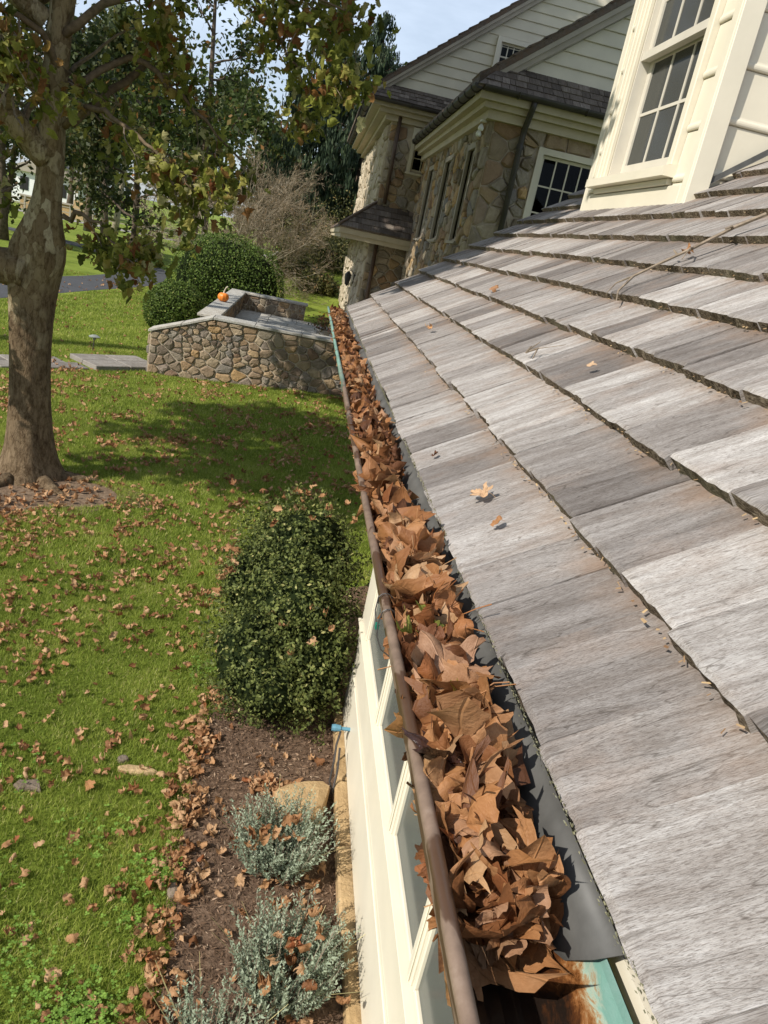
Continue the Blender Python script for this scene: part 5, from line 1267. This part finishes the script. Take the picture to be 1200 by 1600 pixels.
for q, d in tips:
    above = q[2] > 5.7 or q[0] < -4.2
    for k in range(int(rg.integers(1, 5)) if not above else (int(rg.integers(9, 15)) if q[0] > -4.2 else int(rg.integers(5, 10)))):
        s_ = rg.uniform(.07, .14) if not above else rg.uniform(.20, .32)
        p = q+rg.normal(0, .09 if not above else .22, 3)+np.array([0, 0, -.04])
        m4 = Matrix.Translation(p) @ Matrix.Rotation(rg.uniform(0, 6.28), 4, 'Z') @ Matrix.Rotation(rg.normal(-1.1, .6), 4, 'X') @ Matrix.Rotation(rg.normal(0, .5), 4, 'Y') @ Matrix.Diagonal((s_, s_, s_, 1))
        pj = project(p); vis = pj and -20 < pj[0] < 1220 and -20 < pj[1] < 1620
        items.append((s_/pj[2] if vis else 0, int(rg.integers(0, len(SMALLS))), m4, rg.random()**.75))
items.sort(key=lambda t: -t[0]); print('sycamore leaves', len(items), sum(1 for t in items if t[0] > 0))
for a_, si, m4, r in items[:300]: inst('leaf', leaf_mesh(si, M_SYL, 'M'), m4, syc)
mass('crown', [(si, m4, r) for a_, si, m4, r in items[300:]], SMALLS, M_SYA, syc, kind='stuff')

# ---- trees in the distance
GB = 'trees beyond the driveway'
tree('maple_tree', -5.6, 39, 15, 4.8, 201, 'tall thin-leaved dark maple with sky showing through behind the boxwoods', M_MAP, 6200, .125, trunk_r=.2, clear=.22, nb=12)
tree('maple_tree', -9.8, 46, 11, 4.5, 202, 'bushy green tree at the bend of the driveway', M_WOOD, 6000, .16, trunk_r=.2, clear=.16, group=GB)
tree('maple_tree', -2.9, 46, 9, 3.6, 203, 'leafy green tree between the dark maple and the spruce', M_MAP, 5000, .15, trunk_r=.2, clear=.15, group=GB)
tree('shade_tree', -13.5, 38, 15, 5., 204, 'dense tree overhanging the driveway behind the sycamore trunk', M_WOOD, 8000, .15, trunk_r=.22, clear=.2, group=GB)
tree('shade_tree', -7.4, 14.6, 20, 5.6, 205, 'tall shade tree on the side lawn whose crown shades the far gabled house', M_MAP, 17000, .21, trunk_r=.26, clear=.52, nb=16)
tree('woodland_tree', -14.4, 41, 9, 3.4, 206, 'low bushy dark tree left of the driveway behind the sycamore', M_WOOD, 7000, .13, trunk_r=.16, clear=.06)
for i, (x, y, h, r) in enumerate([(-13.6, 56, 13, 4.2), (-15.0, 58, 14, 4.4)]):
    tree('shade_tree', x, y, h, r, 210+i, 'dark-trunked tree standing in front of the far rail fence', M_WOOD, 7000, .2, trunk_r=.24, clear=.32, group=GB)
tree('shade_tree', -14.0, 61, 14, 4, 213, 'tree with a sunlit-toned pale trunk standing in front of the far rail fence', M_WOOD, 6000, .2, M_BARKP, .22, .34, GB)  # pale bark carries the sunlight falling on this trunk
for i, (x, y, h, r) in enumerate([(-24, 84, 15, 7), (-12, 92, 17, 7), (-3, 88, 15, 7), (8, 80, 16, 7), (-44, 96, 15, 8), (-36, 128, 14, 9)]):
    tree('woodland_tree', x, y, h, r, 220+i, 'hazy tree in the far tree line beyond the fence', M_WOOD, 5000, .38, trunk_r=.3, clear=.05, group='far tree line')
# weeping spruce behind the far house
def spruce(x, y, h, rb, seed, label):
    z0 = Z(x, y); root = empty('spruce_tree', (x, y, z0), label, 'tree'); rg = np.random.default_rng(seed)
    MB().tube([(x, y, z0-.1), (x+.1, y, z0+h*.5), (x, y, z0+h)], [.28, .16, .02], 8).build('trunk', [M_BARK], root)
    mb = MB(); C = []; A = []; B = []; R = []
    for i in range(150):
        t = rg.random()**.8; a = rg.uniform(0, 6.283); ln_ = rb*(1-t)**.75*rg.uniform(.75, 1.12)+.25; z = z0+h*(.04+.95*t); pts = []
        for k in range(6):
            u = k/5; pts.append(np.array([x+math.cos(a)*ln_*u, y+math.sin(a)*ln_*u, z-.55*ln_*.35*math.sin(u*2.2)+.25*ln_*u*u]))
        mb.tube(pts, [.035, .03, .022, .016, .01, .005], 4, cap=False); tone = rg.random()
        for k in range(int(10+ln_*16)):
            u = rg.uniform(.12, 1.)*5; j = min(int(u), 4); p = pts[j]+(pts[j+1]-pts[j])*(u-j); hl = rg.uniform(.25, .95)*(.5+.5*(1-t))
            for s_ in range(3):
                q = p+rg.normal(0, .07, 3)*np.array([1, 1, .4])-np.array([0, 0, hl*(s_+.5)/3]); C.append(q); A.append(np.array([rg.normal(0, .05), rg.normal(0, .05), 1.])*hl*.30); b_ = rg.normal(0, 1, 3); b_[2] = 0; b_ /= np.linalg.norm(b_); B.append(b_*rg.uniform(.025, .055)); R.append(np.clip(.35+.35*tone+rg.normal(0, .18)+.2*(s_ == 0), 0, 1))
    mb.build('branches', [M_BARK], root, kind='stuff')
    V, F = quads(np.array(C), np.array(A), np.array(B)); inst('crown', npmesh('crown', V, F, M_SPR, np.repeat(R, 4)), Matrix(), root, kind='stuff')
spruce(-.3, 41, 11.6, 3.6, 301, 'tall dark weeping spruce rising beside the far gabled house')
spruce(1.7, 40, 10.8, 3.2, 302, 'second dark spruce half hidden behind the far gabled house eave')
# bare Japanese maple
def bare_tree(x, y, h, sp, seed):
    z0 = Z(x, y); root = empty('bare_maple', (x, y, z0), 'spreading nearly bare reddish twiggy ornamental maple behind the boxwood', 'tree'); rg = np.random.default_rng(seed); mb = MB(); tips = []
    for i in range(9):
        a = i*.7+rg.normal(0, .2); up = rg.uniform(.5, 1.9)
        branch(mb, rg, (x, y, z0+.1+.1*rg.random()), (math.cos(a), math.sin(a), up), sp*.62, .045, 3, tips, 5, .13, .02, (3, 4), .62, .62, .005, 5)
    mb.tube([(x, y, z0-.1), (x, y, z0+.35)], [.13, .10], 8); mb.build('branches', [M_BARKP], root, smooth=True)
    T = np.array([q for q, d in tips]); D = np.array([d for q, d in tips]); n = len(T); k = 5
    C = np.repeat(T, k, 0)+rg.normal(0, .08, (n*k, 3)); d = unit(np.repeat(D, k, 0)+rg.normal(0, .5, (n*k, 3))); b_ = unit(np.cross(d, rg.normal(0, 1, (n*k, 3))))
    V, F = quads(C, d*.11, b_*.006); idx = rg.integers(0, n, 2600); V2, F2 = leaf_cloud(rg, T[idx]+rg.normal(0, .1, (2600, 3)), .035)
    inst('crown', npmesh('crown', np.concatenate([V, V2]), np.concatenate([F, F2+len(V)]), M_TWG, np.concatenate([np.repeat(rg.random(n*k)*.7, 4), np.repeat(.4+.6*rg.random(2600), 4)])), Matrix(), root, kind='stuff')
bare_tree(-2.5, 31, 3.4, 4.1, 311)
# wild shrubs on the bank
for i, (x, y, a, b_, c) in enumerate([(-.6, 33, 1.1, 1., .75), (.9, 34, 1.2, 1.1, 1.1), (-.2, 36, 1.6, 1.2, 1.5), (1.6, 37, 1.5, 1.3, 1.9), (.5, 30.5, .8, .7, .5), (-3.4, 36, 1.6, 1.2, 1.0)]):
    z_ = Z(x, y); lab = ['low yellow green bramble mound on the bank', 'tangled yellow brown shrub beside the far house corner', 'loose olive shrub below the weeping spruce', 'tall tangled shrub against the spruce at the house corner', 'small yellowing shrub nearest the sunlit side wall', 'brown green thicket behind the bare maple'][i]
    blob_shrub(('wild_shrub', (x, y, z_), lab, 'shrub'), [(x, y, z_+c*.55, a, b_, c), (x-.4*a, y+.2, z_+c*.35, a*.7, b_*.7, c*.6), (x+.5*a, y-.2, z_+c*.4, a*.6, b_*.7, c*.65)], 5200, .055, M_BRAM, 320+i, core=False, shell=.75, lump=.35)
# far fence, wall and white house
fn = empty('rail_fence', (-14, 64, 0), 'grey wooden post and rail fence across the far lawn', 'fence')
for i in range(17):
    x = -26+i*1.6; yy = 63+.06*(x+26); one('post', [M_TRIM], fn, x-.06, x+.06, yy-.06, yy+.06, -.1, 1.25)
    if i < 16:
        for zz in (.35, .72, 1.08): m = MB().tube([(x, yy, zz), (x+1.6, yy+.096, zz)], .045, 4); m.build('rail', [M_TRIM], fn)
fw_ = empty('garden_wall', (-22, 72, 0), 'low tan stone wall with a pier in front of the white house', 'wall')
one('wall_body', [M_TAN], fw_, -24.5, -20.2, 72, 72.4, 0, 1.0); one('pier', [M_TAN], fw_, -20.15, -19.3, 71.8, 72.6, 0, 1.5); one('wall_cap', [M_TRIM], fw_, -24.6, -20.21, 71.8, 72.6, 1.003, 1.12)
wh = empty('white_house', (-27.5, 88, 0), 'distant white house with a brown roof beyond the stone wall', 'building')
one('wall', [M_WHITE], wh, -30, -23.5, 85, 92, 0, 2.9); MB().prism([(-30.4, 2.901), (-23.1, 2.901), (-26.8, 4.6)], 'y', 84.6, 92.4).build('roof', [M_TRIM], wh)
for xx in (-28.6, -26.8, -25.): one('window', [M_INT], wh, xx-.4, xx+.4, 84.95, 85.02, 1.2, 2.4)

# ------------------------------------------------------------------ grass and fallen leaves
rg = np.random.default_rng(55)
def blocked(x, y):
    b_ = in_mulch(x, y) & (y < 6.8) & (x < 1.4)
    b_ |= (x > X0-.02) & (y > FY-.01) & (y < 23.4)
    b_ |= ((x+2.55)**2+(y-7.9)**2 < (.75+.2*np.sin(np.arctan2(y-7.9, x+2.55)*3+1))**2)
    b_ |= (x > 1.3)
    px = x-(-3.25); py = y-15.05; al = px*dirp[0]+py*dirp[1]; ac = px*nrp[0]+py*nrp[1]
    b_ |= (np.abs(ac) < .5) & (al < .75) & (al > -6.)
    return b_
DRV = np.array(smooth_path([(-12.5, 2), (-10, 12), (-8.25, 21), (-7.4, 26), (-6.65, 30), (-6.5, 34), (-7.4, 38), (-9.6, 41.5)], 4))
def grass(n, xr_, yr, hgt, wid):
    x = rg.uniform(*xr_, n); y = rg.uniform(*yr, n)
    # stay inside what the lawn in view (plus a margin) needs
    lft = -.42*y-1.6; k = (x > lft) & ~blocked(x, y)
    x, y = x[k], y[k]
    if yr[1] > 18:
        dd = np.min((x[:, None]-DRV[None, :, 0])**2+(y[:, None]-DRV[None, :, 1])**2, 1); k = dd > 1.2**2; x, y = x[k], y[k]
    n = len(x); z = zt(x, y); pat = .5+.5*np.sin(x*2.1+1.3*np.sin(y*1.7))*np.sin(y*1.9+np.sin(x*2.3)*1.1); pat2 = np.sin(x*5.3+y*3.1)*np.sin(y*6.1-x*2.2)
    h = hgt*rg.uniform(.45, 1.25, n)*(.75+.45*pat); a = rg.uniform(0, 6.283, n); ln_ = rg.uniform(.1, .95, n)
    C = np.stack([x, y, z], 1); sd_ = np.stack([np.cos(a), np.sin(a), np.zeros(n)], 1)*(wid*rg.uniform(.6, 1.3, n))[:, None]
    a2 = rg.uniform(0, 6.283, n); tip = np.stack([np.cos(a2)*ln_*h, np.sin(a2)*ln_*h, h], 1)
    V = np.stack([C-sd_, C+sd_, C+tip], 1).reshape(-1, 3); tone = np.clip(.42+.22*(pat-.5)+.12*pat2+rg.normal(0, .2, n), 0, .93); dry = rg.random(n) < .045+.06*(pat2 > .45); tone[dry] = rg.uniform(.9, 1., dry.sum())
    return V, np.repeat(tone, 3)
GV = []; GT = []
for args in ((330000, (-3.2, .6), (1.6, 6.2), .034, .0022), (300000, (-5.5, 1.3), (6.2, 11.), .042, .0036), (200000, (-8.3, 1.3), (11., 17.), .05, .0058), (150000, (-13, -1.5), (17., 30.), .06, .010)):
    V, t = grass(*args); GV.append(V); GT.append(t)
V = np.concatenate(GV); print('grass tris', len(V)//3)
inst('grass', npmesh('grass', V, np.arange(len(V)).reshape(-1, 3), M_GRASS, np.concatenate(GT)), Matrix(), kind='stuff', label='sunlit mown lawn grass with straw coloured blades', cat='grass')
# clover patches
cl = []; R = []
for (cx, cy, rr, n) in [(-.42, 2.25, .17, 420), (-.28, 3.05, .11, 110), (-.75, 2.5, .2, 130), (-.3, 2.75, .12, 70), (-.6, 3.2, .2, 80), (-1.1, 2.7, .25, 80), (-.25, 4.9, .15, 90), (-1.3, 3.6, .3, 80)]:
    p = np.stack([cx+rg.normal(0, rr*.6, n), cy+rg.normal(0, rr*.6, n), rg.uniform(.02, .055, n)], 1); p = p[~in_mulch(p[:, 0]-.03, p[:, 1])]
    for q in p:
        s_ = rg.uniform(.006, .013); a0 = rg.uniform(0, 2); tn = rg.random()
        for k in range(3):
            a = a0+k*2.094; d = np.array([math.cos(a), math.sin(a), rg.normal(.1, .2)]); t = np.array([-math.sin(a), math.cos(a), rg.normal(0, .2)]); cl += [q, q+d*s_*.7-t*s_*.6, q+d*s_*1.3, q+d*s_*.7+t*s_*.6]; R += [tn]*4
inst('clover', npmesh('clover', np.array(cl), np.arange(len(cl)).reshape(-1, 4), M_CLOV, np.array(R)), Matrix(), kind='stuff', label='bright green clover patches in the lawn by the mulch edge', cat='clover')
# mulch chips
n = 15000; x = rg.uniform(-.3, .72, n*2); y = rg.uniform(1.8, 6.4, n*2); k = in_mulch(x+.03, y); x, y = x[k][:n], y[k][:n]; n = len(x)
C = np.stack([x, y, rg.uniform(.010, .024, n)], 1); a = rg.uniform(0, 6.283, n); d = np.stack([np.cos(a), np.sin(a), rg.normal(0, .25, n)], 1)*rg.uniform(.004, .02, n)[:, None]; b_ = np.stack([-np.sin(a), np.cos(a), rg.normal(0, .4, n)], 1)*rg.uniform(.0012, .004, n)[:, None]
V, F = quads(C, d, b_); inst('mulch_chips', npmesh('mulch_chips', V, F, M_CHIP, np.repeat(rg.random(n)**1.4, 4)), Matrix(), kind='stuff', label='loose brown bark chips on the mulch bed', cat='mulch')
# fallen leaves
fl = []
def scatter(n, fx, size=(.05, .115)):
    for _ in range(n):
        x, y = fx(); 
        if x > X0-.1 and y > FY-.12 or x > .60 and y < 4.6: continue
        s_ = rg.uniform(*size); si = int(rg.integers(0, len(SHAPES))); z = Z(x, y)+.022+.18*s_
        fl.append((x, y, si, Matrix.Translation((x, y, z)) @ rotm(rg, .45) @ Matrix.Diagonal((s_, s_, s_, 1))))
def clump_xy(x0, x1, y0, y1, c):
    def f():
        if rg.random() < .6:
            q = c[int(rg.integers(0, len(c)))]; return q[0]+rg.normal(0, .11), q[1]+rg.normal(0, .11)
        return rg.uniform(x0, x1), rg.uniform(y0, y1)
    return f
def cl_(n, x0, x1, y0, y1): return [(rg.uniform(x0, x1), rg.uniform(y0, y1)) for _ in range(n)]
edge = lambda: (lambda y: (float(np.interp(y, [p[0] for p in MULCH_EDGE], [p[1] for p in MULCH_EDGE]))+rg.normal(-.01, .065), y))(rg.uniform(2.05, 4.7))
scatter(330, edge, (.035, .075))
scatter(440, clump_xy(-1.9, -.2, 2.1, 5.2, cl_(60, -1.8, -.2, 2.1, 5.2)), (.028, .068))
scatter(70, lambda: (rg.uniform(.25, .6), rg.uniform(2.0, 3.3)), (.04, .075)); scatter(60, lambda: (.30+rg.normal(0, .09), 3.72+rg.normal(0, .04)), (.04, .075)); scatter(90, lambda: (rg.uniform(-.1, .6), rg.uniform(2.0, 4.2)), (.03, .07))
scatter(1050, clump_xy(-2.8, .2, 5., 8.4, cl_(70, -2.8, .4, 5., 8.4)), (.035, .08))
scatter(240, lambda: (-2.3+rg.normal(0, .7), 7.2+rg.normal(0, .6)), (.045, .085))
scatter(2200, clump_xy(-4.5, 1.2, 8.4, 14.6, cl_(110, -4.5, 1.2, 8.4, 14.6)), (.04, .09))
scatter(420, lambda: (rg.uniform(-9, -3), rg.uniform(14, 30)), (.05, .09))
# a few caught on the shrub and lavender
for c, s3, n in (((.28, 5.1, 1.35), (.3, .4, .04), 20), ((-.2, 4.85, .9), (.05, .3, .2), 14), ((.3, 4.3, .85), (.2, .08, .2), 8), ((.35, 3.1, .27), (.16, .16, .04), 14), ((.40, 2.42, .27), (.18, .16, .04), 14)):
    for _ in range(n):
        p = np.array(c)+rg.normal(0, .6, 3)*np.array(s3); s_ = rg.uniform(.05, .085); fl.append((p[0], p[1], int(rg.integers(0, len(SHAPES))), Matrix.Translation(p) @ rotm(rg, .5) @ Matrix.Diagonal((s_, s_, s_, 1))))
def vis(t):
    pj = project(t[3].translation); return t[3].to_scale()[0]/pj[2] if pj and -20 < pj[0] < 1220 and pj[1] < 1620 else 0
fl.sort(key=lambda t: -vis(t)); print('fallen leaves', len(fl))
for x, y, si, m4 in fl[:300]: inst('fallen_leaf', leaf_mesh(si, M_GL), m4, label='curled tan brown fallen leaf on the lawn or mulch bed below the gutter', cat='leaf', group='fallen leaves on the lawn and mulch')
mass('fallen_leaves', [(si % len(SMALLS), m4, rg.random()) for x, y, si, m4 in fl[300:]], SMALLS, M_GLA, label='scatter of small dry leaves across the far lawn', cat='leaves', kind='stuff')
